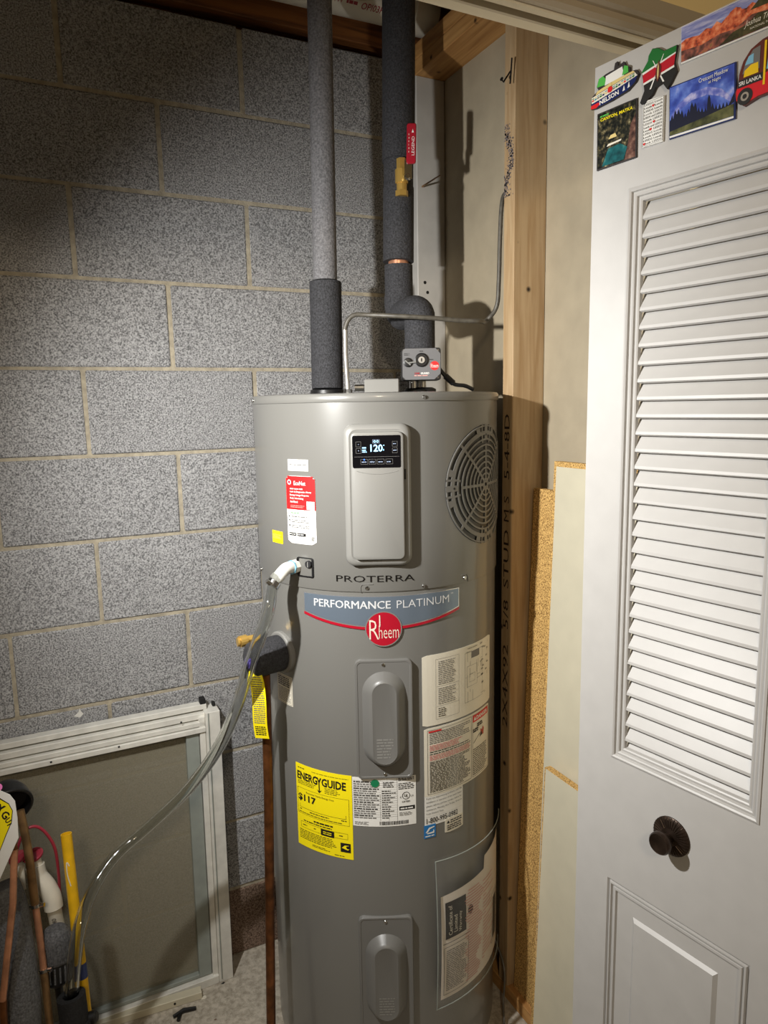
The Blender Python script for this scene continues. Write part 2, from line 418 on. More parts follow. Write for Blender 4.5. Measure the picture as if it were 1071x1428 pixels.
# ------------------------------------------------------------------ back wall of concrete blocks
wb = root('wall_back', (0, WY, 0), 'grey concrete block wall with tan mortar joints behind the water heater', 'wall', kind='structure')
part('mortar', box(-1.75, 1.3, WY+0.004, WY+0.2, 0, 2.425), 'mortar', wb)
PITCHX, PITCHZ, X0 = 0.4064, 0.2032, 0.122
def block_mesh(w_, seed):
    rng = random.Random(seed); a, h_ = w_/2, 0.0970
    V, F = frame_box((0, 0, 0), (1, 0, 0), (0, 1, 0), (0, 0, 1), -a, a, 0.0, 0.03, -h_, h_, 0.003)
    V = [Vector(v)+Vector((rng.uniform(-1, 1)*0.0013, rng.uniform(-1, 1)*0.0006, rng.uniform(-1, 1)*0.0013)) for v in V]
    return mesh('concrete_block', (V, F), 'block')
full = [block_mesh(PITCHX-0.0105, i) for i in range(4)]
browns = []
for me_ in full[:2]:
    m2 = me_.copy(); m2.materials[0] = M['block_brown']; browns.append(m2)
for row in range(12):
    odd = (row % 2)          # row just under the top starts at the half offset
    for k in range(-3, 4):
        xc = X0 + (k+0.5)*PITCHX + (0.0 if odd == 1 else -PITCHX/2)
        if xc < -0.95 or xc > 1.3: continue
        z = (row+0.5)*PITCHZ-0.004
        me_ = random.choice(full)
        if row == 0 and xc > 0.2: me_ = random.choice(browns)
        o = link(bpy.data.objects.new('concrete_block', me_)); o.parent = wb
        o.location = (xc+random.uniform(-0.001, 0.001), random.uniform(-0.0015, 0.0015), z)

# ------------------------------------------------------------------ ceiling framing
ce = root('ceiling', (0, 1.4, 2.45), 'open wooden joist framing and dark subfloor above the block wall', 'ceiling', kind='structure')
part('subfloor', box(-2.0, 1.6, 0.95, 2.1, 2.74, 2.76), 'subfloor', ce)
part('sill_beam', box(-2.0, 1.6, 1.815, 1.86, 2.458, 2.74, 0.002), 'joist', ce)
part('sill_backing', box(-2.0, 1.6, 1.87, 2.0, 2.42, 2.74), 'joist', ce)
for x in (-0.55, -0.1, 1.12):
    part('joist', box(x, x+0.038, 1.0, 1.81, 2.50 if x < 1 else 2.462, 2.74, 0.002), 'joist', ce)
part('joist', box(0.986, 1.024, 0.95, 1.66, 2.50, 2.74, 0.002), 'joist', ce)

# ------------------------------------------------------------------ right stud wall
XI, XD = 0.986, 1.075
wr = root('wall_right', (XD, 1.3, 0), 'unfinished stud wall with bare tan drywall and pale lumber beside the heater', 'wall', kind='structure')
part('drywall_sheet', box(XD, XD+0.013, 0.90, 1.808, 0, 2.384), 'drywall', wr)
st = part('stud', box(XI, XD, 1.330, 1.368, 0.038, 2.384, 0.002), 'stud', wr)
es = part('end_stud', box(XI, XD-0.001, 1.762, 1.802, 0.0, 2.384, 0.002), 'white_stud', wr, label='white painted end board in the corner')
part('bottom_plate', box(XI, XD, 0.90, 1.76, 0.0, 0.038, 0.002), 'plate', wr)
part('top_plate', box(XI, XD+0.02, 0.90, 1.80, 2.384, 2.421, 0.002), 'plate', wr)
part('top_plate', box(XI, XD+0.02, 0.90, 1.80, 2.4225, 2.460, 0.002), 'plate', wr)
# small holes and mark on the end board
pe = Print(lambda x, y, o: Vector((x, 1.762-o, y)))
pe.disc(1.008, 1.858, 0.0045, 'black_print'); pe.disc(1.016, 1.832, 0.0045, 'black_print'); pe.finish(es, 'hole')
# stamped lettering up the narrow face of the stud
ps = Print(lambda x, y, o: Vector((XI-o, 1.349+y, x)))
for s_txt, z0, z1 in (('2X4X92', 0.74, 0.95), ('5/8', 0.99, 1.06), ('STUD', 1.09, 1.23), ('M S', 1.25, 1.31), ('5-4-8D', 1.35, 1.50)):
    r_ = text2d(s_txt); V_ = [(x*(z1-z0)+(z0+z1)/2, y*0.020) for x, y in r_[0]]
    ps.add('ink', [(a, b) for a, b in V_], r_[1])
ps.finish(st, 'stamp')
# spray paint mark
rng = random.Random(3); V_, F_ = [], []
for i in range(520):
    t = rng.random(); z = 1.975+0.15*t; y = 1.349+0.012*math.sin(2.6*t*PI+0.4)+rng.gauss(0, 0.0065)
    if not (1.333 < y < 1.366): continue
    q = 0.0006+rng.random()*0.0014; b0 = len(V_)
    V_ += [Vector((XI-0.0004, y-q, z-q)), Vector((XI-0.0004, y+q, z-q*0.7)), Vector((XI-0.0004, y+q*0.8, z+q)), Vector((XI-0.0004, y-q, z+q))]; F_.append((b0, b0+1, b0+2, b0+3))
part('spray_mark', (V_, F_), 'spray', st)['kind'] = 'stuff'
single('bent_nail', [tube([(0.9900, 1.345, 2.235), (0.962, 1.338, 2.20), (0.958, 1.338, 2.203)], 0.0017, 8), tube([(0.975, 1.327, 2.245), (0.974, 1.331, 2.196)], 0.0017, 8), lathe([(0.004, 0), (0.004, 0.002)], (0.957, 1.337, 2.204), (-0.8, -0.1, 0.3), 10)],
       'track', (0.986, 1.345, 2.2), 'bent nail sticking out of the upright stud high up', 'nail')
single('wooden_peg', tube([(1.0, 1.757, 2.106), (0.985, 1.64, 2.10)], [0.0026, 0.0016], 8), 'brown_tube', (1.0, 1.76, 2.106), 'thin wooden sliver poking out beside the red valve handle', 'sliver')

# ------------------------------------------------------------------ front wall above the opening
wf = root('wall_front', (0.4, 0.86, 2.05), 'yellow painted wall with cream door header over the closet opening', 'wall', kind='structure')
part('wall_face', box(-2.2, 2.4, 0.828, 0.90, 2.088, 2.62), 'wall_paint', wf)
part('side_wall', box(1.03, 2.4, 0.828, 0.899, 0, 2.09), 'wall_paint', wf)
part('header_jamb', box(-2.2, 2.4, 0.872, 0.894, 2.05, 2.12, 0.002), 'trim_paint', wf)
part('header_jamb', box(-2.2, 2.4, 0.842, 0.857, 2.05, 2.12, 0.002), 'trim_paint', wf)
part('door_track', box(-2.2, 2.4, 0.857, 0.872, 2.068, 2.10), 'track', wf)
prof = [(0.842, 2.053), (0.834, 2.053), (0.829, 2.058), (0.829, 2.066), (0.820, 2.071), (0.818, 2.092), (0.828, 2.096), (0.842, 2.096)]
Vc = [Vector((x, y, z)) for x in (-2.2, 2.4) for y, z in prof]; n_ = len(prof)
part('casing', (Vc, [tuple(range(n_)), tuple(range(2*n_-1, n_-1, -1))]+[(i, (i+1) % n_, n_+(i+1) % n_, n_+i) for i in range(n_)]), 'casing', wf)

# ------------------------------------------------------------------ louvred bifold door
DY = math.radians(-9.0)
DF = Vector((0.806, 0.888, 0.0)); DU = Vector((-math.sin(DY), -math.cos(DY), 0)); DN = Vector((-math.cos(DY), math.sin(DY), 0)); DZ = Vector((0, 0, 1))
def dmap(u, z, n): return DF+DU*u+DZ*z+DN*n
door = root('door_1', DF, 'white louvred bifold closet door standing open with fridge magnets on top rail', 'door', kind='structure')
TH = 0.034
def dbox(u0, u1, z0, z1, n0=-TH, n1=0.0, ch=0.0015): return frame_box(DF, DU, DZ, DN, u0, u1, z0, z1, n0, n1, ch)
part('stile', dbox(0, 0.066, 0.015, 2.02, ch=0), 'door', door)
part('stile', dbox(0.309, 0.375, 0.015, 2.02, ch=0), 'door', door)
part('rail', dbox(0.066, 0.309, 1.832, 2.02, ch=0), 'door', door)
part('rail', dbox(0.066, 0.309, 0.727, 0.945, ch=0), 'door', door)
part('rail', dbox(0.066, 0.309, 0.015, 0.16, ch=0), 'door', door)
mp_ = [(0, -0.004), (0, 0.0016), (0.003, 0.0026), (0.0055, 0.0010), (0.0065, -0.0030), (0.0105, -0.0018), (0.0125, -0.0030), (0.0135, -0.0068), (0.0175, -0.0056), (0.0195, -0.0070), (0.0205, -0.0130)]
part('moulding', rect_rings(dmap, 0.066, 0.309, 0.945, 1.832, mp_), 'door', door)
# slats: a tilted board, outer edge low
sl_w, sl_t, tilt = 0.0290, 0.0075, math.radians(61)
dn, dz = math.cos(tilt), -math.sin(tilt)
pf = []
for a, b in ((-0.5, -0.5), (0.36, -0.5), (0.5, -0.28), (0.5, 0.28), (0.36, 0.5), (-0.5, 0.5)):
    pf.append((dn*a*sl_w+(-dz)*b*sl_t, dz*a*sl_w+dn*b*sl_t))
Lu = 0.2045
Vs = [DU*u+DN*n+DZ*z for u in (-Lu/2, Lu/2) for n, z in pf]
slat = mesh('louvre_slat', (Vs, [tuple(range(5, -1, -1)), tuple(range(6, 12))]+[(i, (i+1) % 6, 6+(i+1) % 6, 6+i) for i in range(6)]), 'door')
for i in range(33):
    o = link(bpy.data.objects.new('louvre_slat', slat)); o.parent = door
    o.location = DU*0.1875+DZ*(1.7985-0.0261*i)+DN*(-0.0165)
gp = [(0, 0.0), (0.002, -0.004), (0.004, -0.004), (0.005, 0.0002), (0.0075, 0.0002), (0.0090, -0.004), (0.011, -0.004), (0.012, -0.0012), (0.016, -0.0012), (0.0175, -0.0055), (0.048, -0.0055), (0.0535, -0.0005)]
part('raised_panel', rect_rings(dmap, 0.066, 0.309, 0.16, 0.727, gp, cap=True), 'door', door)
kc = dmap(0.180, 0.861, 0.0)
kr = part('knob_rosette', lathe([(0.0305, 0.0), (0.0305, 0.002), (0.027, 0.0045), (0.014, 0.006), (0.010, 0.008)], kc, DN, 40), 'bronze', door, True, 'dark bronze rosette with radial ribs')
rb = []
for i in range(36):
    t = 2*PI*i/36; a = DU*math.cos(t)+DZ*math.sin(t)
    rb.append(tube([kc+a*0.014+DN*0.0062, kc+a*0.0265+DN*0.0046, kc+a*0.0300+DN*0.0022], 0.0008, 5))
part('rib', rb, 'bronze', kr)
part('knob', lathe([(0.008, 0.004), (0.008, 0.016), (0.0135, 0.020), (0.0172, 0.026), (0.0175, 0.032), (0.0155, 0.0355), (0.0140, 0.0345), (0.0, 0.0350)], kc, DN, 36), 'bronze', door, True, 'dark bronze round knob')

# ------------------------------------------------------------------ fridge magnets on the door
TRND = {}
def plate_magnet(name, corners, thick, mcore, label, group=None):
    """corners: outline in door coordinates (u, z); returns the thing and its Print face"""
    uc = sum(c[0] for c in corners)/len(corners); zc = min(c[1] for c in corners)
    o = root(name, dmap(uc, zc, 0.0), label, 'magnet', group)
    n = len(corners)
    V = [dmap(u, z, 0.0006) for u, z in corners]+[dmap(u, z, thick) for u, z in corners]
    part('body', (V, [tuple(range(n)), tuple(range(2*n-1, n-1, -1))]+[(i, (i+1) % n, n+(i+1) % n, n+i) for i in range(n)]), mcore, o)
    return o, Print(dmap, thick+0.0002, 1.0)
def quadmap(c):   # bilinear over four corners bl, br, br-top, tl
    (ax, ay), (bx_, by), (cx, cy), (dx, dy) = c
    return lambda s, t: ((ax*(1-s)+bx_*s)*(1-t)+(dx*(1-s)+cx*s)*t, (ay*(1-s)+by*s)*(1-t)+(dy*(1-s)+cy*s)*t)
def tri_fan(q, pts): return [q(*p_) for p_ in pts]
M['sky_print'] = ramp_print('printed_dusk_sky', [(0.3, (84, 96, 168)), (0.5, (140, 146, 196)), (0.7, (190, 190, 220))], 40, stretch=(1, 1, 6))
M['rock_print'] = ramp_print('printed_red_rock', [(0.3, (70, 40, 44)), (0.45, (196, 88, 60)), (0.58, (228, 128, 88)), (0.75, (250, 178, 140))], 130)
M['scrub_print'] = ramp_print('printed_desert_scrub', [(0.3, (46, 44, 34)), (0.5, (120, 74, 70)), (0.62, (176, 104, 84)), (0.75, (110, 108, 62))], 110)
M['scrub_dark'] = ramp_print('printed_dark_scrub', [(0.3, (30, 34, 30)), (0.6, (72, 70, 48)), (0.8, (100, 86, 60))], 110)
M['night_print'] = ramp_print('printed_milky_way', [(0.25, (34, 44, 110)), (0.45, (62, 84, 176)), (0.6, (104, 132, 214)), (0.78, (206, 206, 240))], 45)
M['night_band'] = ramp_print('printed_star_band', [(0.3, (60, 78, 168)), (0.5, (110, 120, 200)), (0.72, (206, 204, 238))], 90)
M['tree_print'] = mat('printed_dark_trees', (22, 26, 48), 0.35)
M['grass_print'] = ramp_print('printed_meadow', [(0.3, (40, 44, 34)), (0.6, (96, 98, 62)), (0.8, (124, 120, 84))], 90)
M['forest_print'] = ramp_print('printed_dark_canyon', [(0.35, (16, 18, 18)), (0.5, (40, 42, 34)), (0.62, (92, 84, 60)), (0.78, (176, 168, 130))], 160)
M['cliff_print'] = ramp_print('printed_cliff', [(0.3, (44, 30, 30)), (0.55, (110, 78, 68)), (0.75, (156, 124, 106))], 130)
M['water_print'] = ramp_print('printed_teal_water', [(0.3, (14, 54, 60)), (0.6, (30, 100, 104)), (0.8, (90, 140, 128))], 90)
M['kgreen'] = mat('magnet_green', (32, 112, 52), 0.35); M['kred'] = mat('magnet_red', (186, 26, 44), 0.35)
M['kbrown'] = mat('magnet_brown', (96, 40, 34), 0.4); M['navy'] = mat('magnet_navy', (24, 38, 92), 0.35)
M['sand'] = mat('magnet_sand', (218, 196, 130), 0.4); M['leaf'] = mat('magnet_leaf_green', (82, 178, 76), 0.4)
M['tuk_red'] = mat('magnet_bright_red', (214, 30, 44), 0.35); M['tuk_blue'] = mat('magnet_sky_blue', (128, 186, 216), 0.35)
M['tuk_yellow'] = mat('magnet_yellow', (240, 200, 30), 0.35); M['teal'] = mat('magnet_teal', (60, 140, 150), 0.4)
M['core_dark'] = mat('magnet_core', (46, 40, 40), 0.6)

# desert postcard
c = [(0.1440, 1.9718), (0.2640, 1.9700), (0.2620, 2.0165), (0.1418, 2.0185)]
o, P = plate_magnet('fridge_magnet', c, 0.0022, 'white', 'long magnet with red desert rocks under a blue sky at top of door'); q = quadmap(c)
P.poly([q(0.005, 0.04), q(0.995, 0.04), q(0.995, 0.99), q(0.005, 0.99)], 'sky_print')
P.poly(tri_fan(q, [(0.005, 0.30), (1, 0.10), (1, 0.62), (0.93, 0.72), (0.86, 0.70), (0.80, 0.80), (0.74, 0.72), (0.66, 0.76), (0.60, 0.66), (0.54, 0.74), (0.47, 0.62), (0.42, 0.72), (0.36, 0.60), (0.30, 0.66), (0.22, 0.56), (0.14, 0.60), (0.06, 0.62), (0.005, 0.56)]), 'rock_print', 0.0002)
P.poly(tri_fan(q, [(0.52, 0.66), (0.57, 0.80), (0.63, 0.86), (0.68, 0.80), (0.72, 0.62), (0.6, 0.5)]), 'rock_print', 0.0003)
P.poly(tri_fan(q, [(0.78, 0.62), (0.88, 0.82), (0.995, 0.95), (0.995, 0.6)]), 'scrub_dark', 0.00035)
P.poly(tri_fan(q, [(0.005, 0.04), (0.995, 0.04), (0.995, 0.44), (0.8, 0.50), (0.62, 0.32), (0.45, 0.36), (0.25, 0.28), (0.005, 0.34)]), 'scrub_print', 0.0004)
P.poly(tri_fan(q, [(0.45, 0.05), (0.995, 0.05), (0.995, 0.40), (0.86, 0.48), (0.75, 0.30), (0.6, 0.26)]), 'scrub_dark', 0.00045)
xx = q(0.88, 0.30); P.text('Joshua Tree', xx[0], xx[1], w=0.036, h=0.0085, m='cream_label', shear=0.3, lift=0.0007)
xx = q(0.90, 0.16); P.text('NATIONAL PARK', xx[0], xx[1], w=0.028, h=0.0026, m='cream_label', lift=0.0007)
P.finish(o)
# night meadow postcard
c = [(0.1311, 1.8800), (0.2244, 1.8775), (0.2216, 1.9460), (0.1285, 1.9480)]
o, P = plate_magnet('fridge_magnet', c, 0.0030, 'navy', 'dark blue starry night meadow magnet with white lettering beside toy taxi magnet'); q = quadmap(c)
P.poly([q(0.01, 0.02), q(0.98, 0.02), q(0.98, 0.98), q(0.01, 0.98)], 'night_print')
P.poly(tri_fan(q, [(0.02, 0.42), (0.15, 0.62), (0.35, 0.74), (0.60, 0.74), (0.80, 0.62), (0.95, 0.40), (0.95, 0.30), (0.80, 0.48), (0.6, 0.60), (0.36, 0.60), (0.18, 0.50), (0.05, 0.34)]), 'night_band', 0.0002)
tr = [(0.01, 0.06), (0.98, 0.30), (0.98, 0.46), (0.94, 0.36)]
rg = random.Random(5); xs = 0.90
while xs > 0.06:
    tall = 0.24 if (0.60 < xs < 0.66) else (0.22 if (xs < 0.24 or 0.30 < xs < 0.46) else 0.08)
    hh = 0.34+tall*(0.5+rg.random()*0.6) if xs < 0.7 else 0.32+0.05*rg.random()
    tr += [(xs, hh-0.09), (xs-0.02, hh), (xs-0.04, hh-0.08)]; xs -= 0.052
tr += [(0.01, 0.34)]
P.poly(tri_fan(q, tr), 'tree_print', 0.0003)
P.poly(tri_fan(q, [(0.01, 0.06), (0.98, 0.06), (0.98, 0.28), (0.5, 0.20), (0.01, 0.14)]), 'grass_print', 0.0004)
P.poly(tri_fan(q, [(0.01, 0.02), (0.98, 0.02), (0.98, 0.055), (0.01, 0.055)]), 'white', 0.0005)
xx = q(0.68, 0.91); P.text('Crescent Meadow', xx[0], xx[1], w=0.040, h=0.0052, m='white', lift=0.0006)
xx = q(0.70, 0.81); P.text('at Night', xx[0], xx[1], w=0.017, h=0.0048, m='white', lift=0.0006)
P.finish(o)
# canyon magnet
c = [(0.0097, 1.8710), (0.0789, 1.8714), (0.0769, 1.9521), (0.0084, 1.9519)]
o, P = plate_magnet('fridge_magnet', c, 0.0032, 'core_dark', 'tall dark canyon magnet with yellow lettering and teal water below boat magnet'); q = quadmap(c)
P.poly([q(0.02, 0.02), q(0.98, 0.02), q(0.98, 0.98), q(0.02, 0.98)], 'forest_print')
P.poly(tri_fan(q, [(0.72, 0.02), (0.98, 0.02), (0.98, 0.75), (0.86, 0.6), (0.80, 0.3)]), 'cliff_print', 0.0002)
P.poly(tri_fan(q, [(0.14, 0.04), (0.70, 0.04), (0.78, 0.24), (0.60, 0.34), (0.30, 0.32)]), 'water_print', 0.0002)
P.poly(tri_fan(q, [(0.26, 0.36), (0.62, 0.38), (0.64, 0.41), (0.30, 0.40)]), 'cream_label', 0.0003)
P.poly(tri_fan(q, [(0.30, 0.48), (0.52, 0.48), (0.48, 0.55), (0.36, 0.54)]), 'sand', 0.0003)
xx = q(0.50, 0.86); P.text('CANYON, MATKA', xx[0], xx[1], w=0.056, h=0.0052, m='yellow_label', bold=0.02, lift=0.0005)
P.words(0.0140, 1.9440, 0.0300, 1.9475, 1, 'leaf', 0.6, 0.0005, word=0.005)
P.finish(o)
# lettered magnet
c = [(0.0891, 1.8815), (0.1215, 1.8806), (0.1212, 1.9400), (0.0880, 1.9430)]
o, P = plate_magnet('fridge_magnet', c, 0.0040, 'white', 'small white magnet covered with rows of lettering and red hearts'); q = quadmap(c)
P.outline(0.0893, 1.8822, 0.1212, 1.9398, 0.0004, 'grey_print')
for i, s_txt in enumerate(['LEEDS Leeds', 'Leeds   Leeds', 'LEEDS Leeds', 'Leeds LEEDS', 'LEEDS and LEEDS', 'Leeds LEEDS', 'LEEDS   Leeds', 'Leeds and LEEDS', 'Leeds   LEEDS', 'LEEDS Leeds', 'Leeds LEEDS', 'LEEDS Leeds', 'Leeds LEEDS']):
    P.text(s_txt, 0.1052, 1.9365-i*0.0043, w=0.029, h=0.0026, m='black_print' if i % 3 else 'grey_print', lift=0.0003)
for hx, hz in ((0.105, 1.9322), (0.107, 1.9107), (0.102, 1.9020), (0.0925, 1.8848)):
    P.poly([(hx, hz-0.002), (hx+0.0021, hz+0.0006), (hx+0.0012, hz+0.0019), (hx, hz+0.001), (hx-0.0012, hz+0.0019), (hx-0.0021, hz+0.0006)], 'red_print', 0.0006)
P.finish(o)
# country-shaped flag magnet: outline in the unit frame of its own
def sub(c0, sx, sz, pts): return [(c0[0]+x*sx, c0[1]+y*sz) for x, y in pts]
c0, sx, sz = (0.0800, 1.8985+0.0395), 0.0640, 0.0690
out = [(0.10, 0.02), (0.18, 0.00), (0.24, 0.06), (0.36, 0.12), (0.44, 0.24), (0.60, 0.28), (0.72, 0.12), (0.80, 0.20), (0.93, 0.38), (0.86, 0.58), (0.92, 0.86), (0.62, 0.86), (0.48, 0.96), (0.33, 1.00), (0.24, 0.90), (0.23, 0.80), (0.08, 0.62), (0.14, 0.38), (0.16, 0.26), (0.06, 0.06)]
o, P = plate_magnet('fridge_magnet', sub(c0, sx, sz, out), 0.0050, 'core_dark', 'country shaped magnet in black red and green flag colours with shield')
P.poly(sub(c0, sx, sz, [(0.10, 0.02), (0.18, 0.00), (0.24, 0.06), (0.36, 0.12), (0.44, 0.24), (0.60, 0.28), (0.72, 0.12), (0.80, 0.20), (0.92, 0.38), (0.87, 0.50), (0.14, 0.38), (0.16, 0.26), (0.06, 0.06)]), 'black_print', 0.0002)
P.poly(sub(c0, sx, sz, [(0.14, 0.37), (0.88, 0.47), (0.87, 0.52), (0.13, 0.42)]), 'white', 0.0003)
P.poly(sub(c0, sx, sz, [(0.13, 0.41), (0.87, 0.51), (0.90, 0.72), (0.11, 0.58)]), 'kred', 0.0004)
P.poly(sub(c0, sx, sz, [(0.11, 0.57), (0.90, 0.71), (0.905, 0.75), (0.09, 0.62)]), 'white', 0.0005)
P.poly(sub(c0, sx, sz, [(0.09, 0.61), (0.91, 0.74), (0.915, 0.85), (0.62, 0.85), (0.48, 0.95), (0.33, 0.99), (0.245, 0.89), (0.235, 0.80), (0.08, 0.63)]), 'kgreen', 0.0006)
for a, b in (((0.32, 0.24), (0.62, 0.80)), ((0.64, 0.28), (0.36, 0.76))):
    P.poly(sub(c0, sx, sz, [(a[0]-0.02, a[1]), (a[0]+0.02, a[1]), (b[0]+0.008, b[1]), (b[0]-0.008, b[1])]), 'white', 0.0009)
P.poly(sub(c0, sx, sz, [(0.49, 0.32), (0.56, 0.42), (0.57, 0.58), (0.51, 0.72), (0.45, 0.60), (0.43, 0.44)]), 'kbrown', 0.0012)
P.poly(sub(c0, sx, sz, [(0.495, 0.36), (0.515, 0.44), (0.515, 0.60), (0.50, 0.68), (0.485, 0.58), (0.48, 0.44)]), 'sand', 0.0014)
P.finish(o)
# ferry boat magnet
c0, sx, sz = (-0.002, 1.9640-0.004), 0.0830, 0.0520
out = [(0.00, 0.02), (0.10, 0.00), (0.45, 0.04), (0.78, 0.12), (0.93, 0.26), (0.99, 0.44), (0.94, 0.56), (0.80, 0.58), (0.80, 0.72), (0.72, 0.78), (0.68, 0.92), (0.56, 0.86), (0.55, 1.0), (0.50, 0.98), (0.48, 0.82), (0.40, 0.82), (0.30, 0.80), (0.16, 0.76), (0.12, 0.56), (0.16, 0.46), (0.03, 0.36), (0.00, 0.20)]
o, P = plate_magnet('fridge_magnet', sub(c0, sx, sz, out), 0.0055, 'core_dark', 'boat shaped magnet with navy hull and white lettering at corner of door')
P.poly(sub(c0, sx, sz, [(0.0, 0.03), (0.10, 0.0), (0.45, 0.04), (0.78, 0.12), (0.93, 0.26), (0.97, 0.40), (0.6, 0.30), (0.2, 0.20), (0.02, 0.17)]), 'navy', 0.0002)
P.poly(sub(c0, sx, sz, [(0.0, 0.02), (0.12, 0.0), (0.22, 0.08), (0.16, 0.13), (0.01, 0.11)]), 'red_print', 0.0003)
P.poly(sub(c0, sx, sz, [(0.02, 0.16), (0.2, 0.19), (0.6, 0.29), (0.97, 0.40), (0.92, 0.50), (0.5, 0.42), (0.1, 0.34), (0.02, 0.32)]), 'cream_label', 0.0003)
cl = ['red_print', 'teal', 'grey_print', 'kgreen', 'navy', 'sand']
for i in range(16):
    t = i/15.0; a = 0.05+0.84*t; b = 0.20+0.19*t
    P.poly(sub(c0, sx, sz, [(a-0.022, b), (a+0.022, b+0.01), (a+0.022, b+0.055), (a-0.022, b+0.045)]), cl[i % 6], 0.0005)
    P.poly(sub(c0, sx, sz, [(a-0.022, b+0.065), (a+0.022, b+0.07), (a+0.018, b+0.095), (a-0.022, b+0.085)]), cl[(i*2+3) % 6], 0.0005)
P.poly(sub(c0, sx, sz, [(0.10, 0.35), (0.5, 0.43), (0.92, 0.51), (0.88, 0.56), (0.5, 0.53), (0.14, 0.44)]), 'sand', 0.0005)
P.poly(sub(c0, sx, sz, [(0.30, 0.50), (0.70, 0.55), (0.66, 0.80), (0.32, 0.74)]), 'white', 0.0006)
P.poly(sub(c0, sx, sz, [(0.13, 0.54), (0.30, 0.52), (0.32, 0.66), (0.26, 0.78), (0.17, 0.75)]), 'leaf', 0.0007)
P.poly(sub(c0, sx, sz, [(0.66, 0.56), (0.79, 0.58), (0.78, 0.74), (0.70, 0.80)]), 'leaf', 0.0007)
P.disc(c0[0]+0.42*sx, c0[1]+0.34*sz, 0.0042, 'red_print', 0.0012); P.disc(c0[0]+0.42*sx, c0[1]+0.46*sz, 0.0028, 'sand', 0.0012)
for i in range(2):
    xb = 0.68+0.10*i; P.poly(sub(c0, sx, sz, [(xb, 0.14+0.03*i), (xb+0.05, 0.16+0.03*i), (xb+0.03, 0.29+0.04*i)]), 'white', 0.0008)
xx = sub(c0, sx, sz, [(0.40, 0.135)])[0]; P.text('NELSON', xx[0], xx[1], w=0.034, h=0.0065, m='white', rot=0.12, bold=0.03, lift=0.0008)
P.finish(o)
# three-wheeler magnet
c0, sx, sz = (0.2240, 1.8880), 0.0880, 0.0760
out = [(0.00, 0.24), (0.03, 0.10), (0.14, 0.00), (0.34, 0.06), (0.92, 0.08), (1.0, 0.2), (1.0, 0.92), (0.62, 0.96), (0.36, 0.92), (0.20, 0.84), (0.10, 0.70), (0.05, 0.52), (0.04, 0.38)]
out = [(x, y) for x, y in out]
o, P = plate_magnet('fridge_magnet', sub(c0, sx, sz, out), 0.0060, 'kbrown', 'red three wheeled taxi shaped magnet with yellow seats and lettering')
P.poly(sub(c0, sx, sz, [(0.02, 0.26), (0.03, 0.12), (0.14, 0.02), (0.34, 0.08), (0.92, 0.10), (0.98, 0.2), (0.98, 0.42), (0.06, 0.38)]), 'tuk_red', 0.0003)
P.poly(sub(c0, sx, sz, [(0.10, 0.50), (0.34, 0.50), (0.34, 0.84), (0.24, 0.82), (0.14, 0.68)]), 'grey_print', 0.0003)
P.poly(sub(c0, sx, sz, [(0.13, 0.62), (0.25, 0.62), (0.25, 0.76), (0.18, 0.74)]), 'tuk_blue', 0.0005)
P.poly(sub(c0, sx, sz, [(0.12, 0.44), (0.33, 0.44), (0.32, 0.60), (0.22, 0.60), (0.13, 0.54)]), 'tuk_yellow', 0.0006)
P.poly(sub(c0, sx, sz, [(0.44, 0.44), (0.98, 0.44), (0.98, 0.86), (0.48, 0.86)]), 'tuk_blue', 0.0004)
P.poly(sub(c0, sx, sz, [(0.50, 0.44), (0.98, 0.44), (0.98, 0.62), (0.52, 0.56)]), 'tuk_yellow', 0.0006)
P.poly(sub(c0, sx, sz, [(0.40, 0.22), (0.43, 0.22), (0.43, 0.88), (0.40, 0.88)]), 'tuk_yellow', 0.0008)
P.poly(sub(c0, sx, sz, [(0.04, 0.30), (0.40, 0.30), (0.40, 0.42), (0.05, 0.42)]), 'black_print', 0.0006)
xx = sub(c0, sx, sz, [(0.22, 0.36)])[0]; P.text('SRI LANKA', xx[0], xx[1], w=0.028, h=0.0048, m='white', bold=0.02, lift=0.0009)
xx = sub(c0, sx, sz, [(0.155, 0.14)])[0]
P.disc(xx[0], xx[1], 0.0098, 'black_print', 0.0008); P.ring(xx[0], xx[1], 0.0028, 0.0052, 'silver', 0.0012)
P.finish(o)

# ------------------------------------------------------------------ water heater
TR = 0.275; TC = Vector((0.7197, 1.4944, 0.0)); TOP = 1.550
def S(phi, z, off=0.0):
    a = math.radians(phi); return Vector((TC.x+(TR+off)*math.sin(a), TC.y-(TR+off)*math.cos(a), z))
def smap(phi0, z0):
    def f(x, y, off): return S(phi0+math.degrees(x/TR), z0+y, off)
    return f
def fmap_at(phi, z, lift=0.0):
    """flat frame standing on the jacket at phi, z"""
    a = math.radians(phi); N = Vector((math.sin(a), -math.cos(a), 0)); U = Vector((math.cos(a), math.sin(a), 0))
    O = S(phi, z, lift)
    return lambda x, y, d: O+U*x+Vector((0, 0, 1))*y+N*d
wh = root('water_heater', (TC.x, TC.y, 0), 'tall grey cylindrical heat pump water heater with display panel and stickers', 'water heater')
NS = 128
part('lower_jacket', lathe([(TR-0.02, 0.012), (TR-0.001, 0.012), (TR, 0.02), (TR, 0.3), (TR, 0.7), (TR, 1.157)], TC, n=NS), 'jacket', wh, True)
part('base_ring', lathe([(TR-0.015, 0.0), (TR-0.015, 0.013)], TC, n=64), 'plastic_dark', wh, True)
part('upper_jacket', lathe([(TR-0.004, 1.1555), (TR+0.0022, 1.1555), (TR+0.003, 1.1575), (TR+0.003, 1.3), (TR+0.003, 1.536)], TC, n=NS), 'jacket', wh, True)
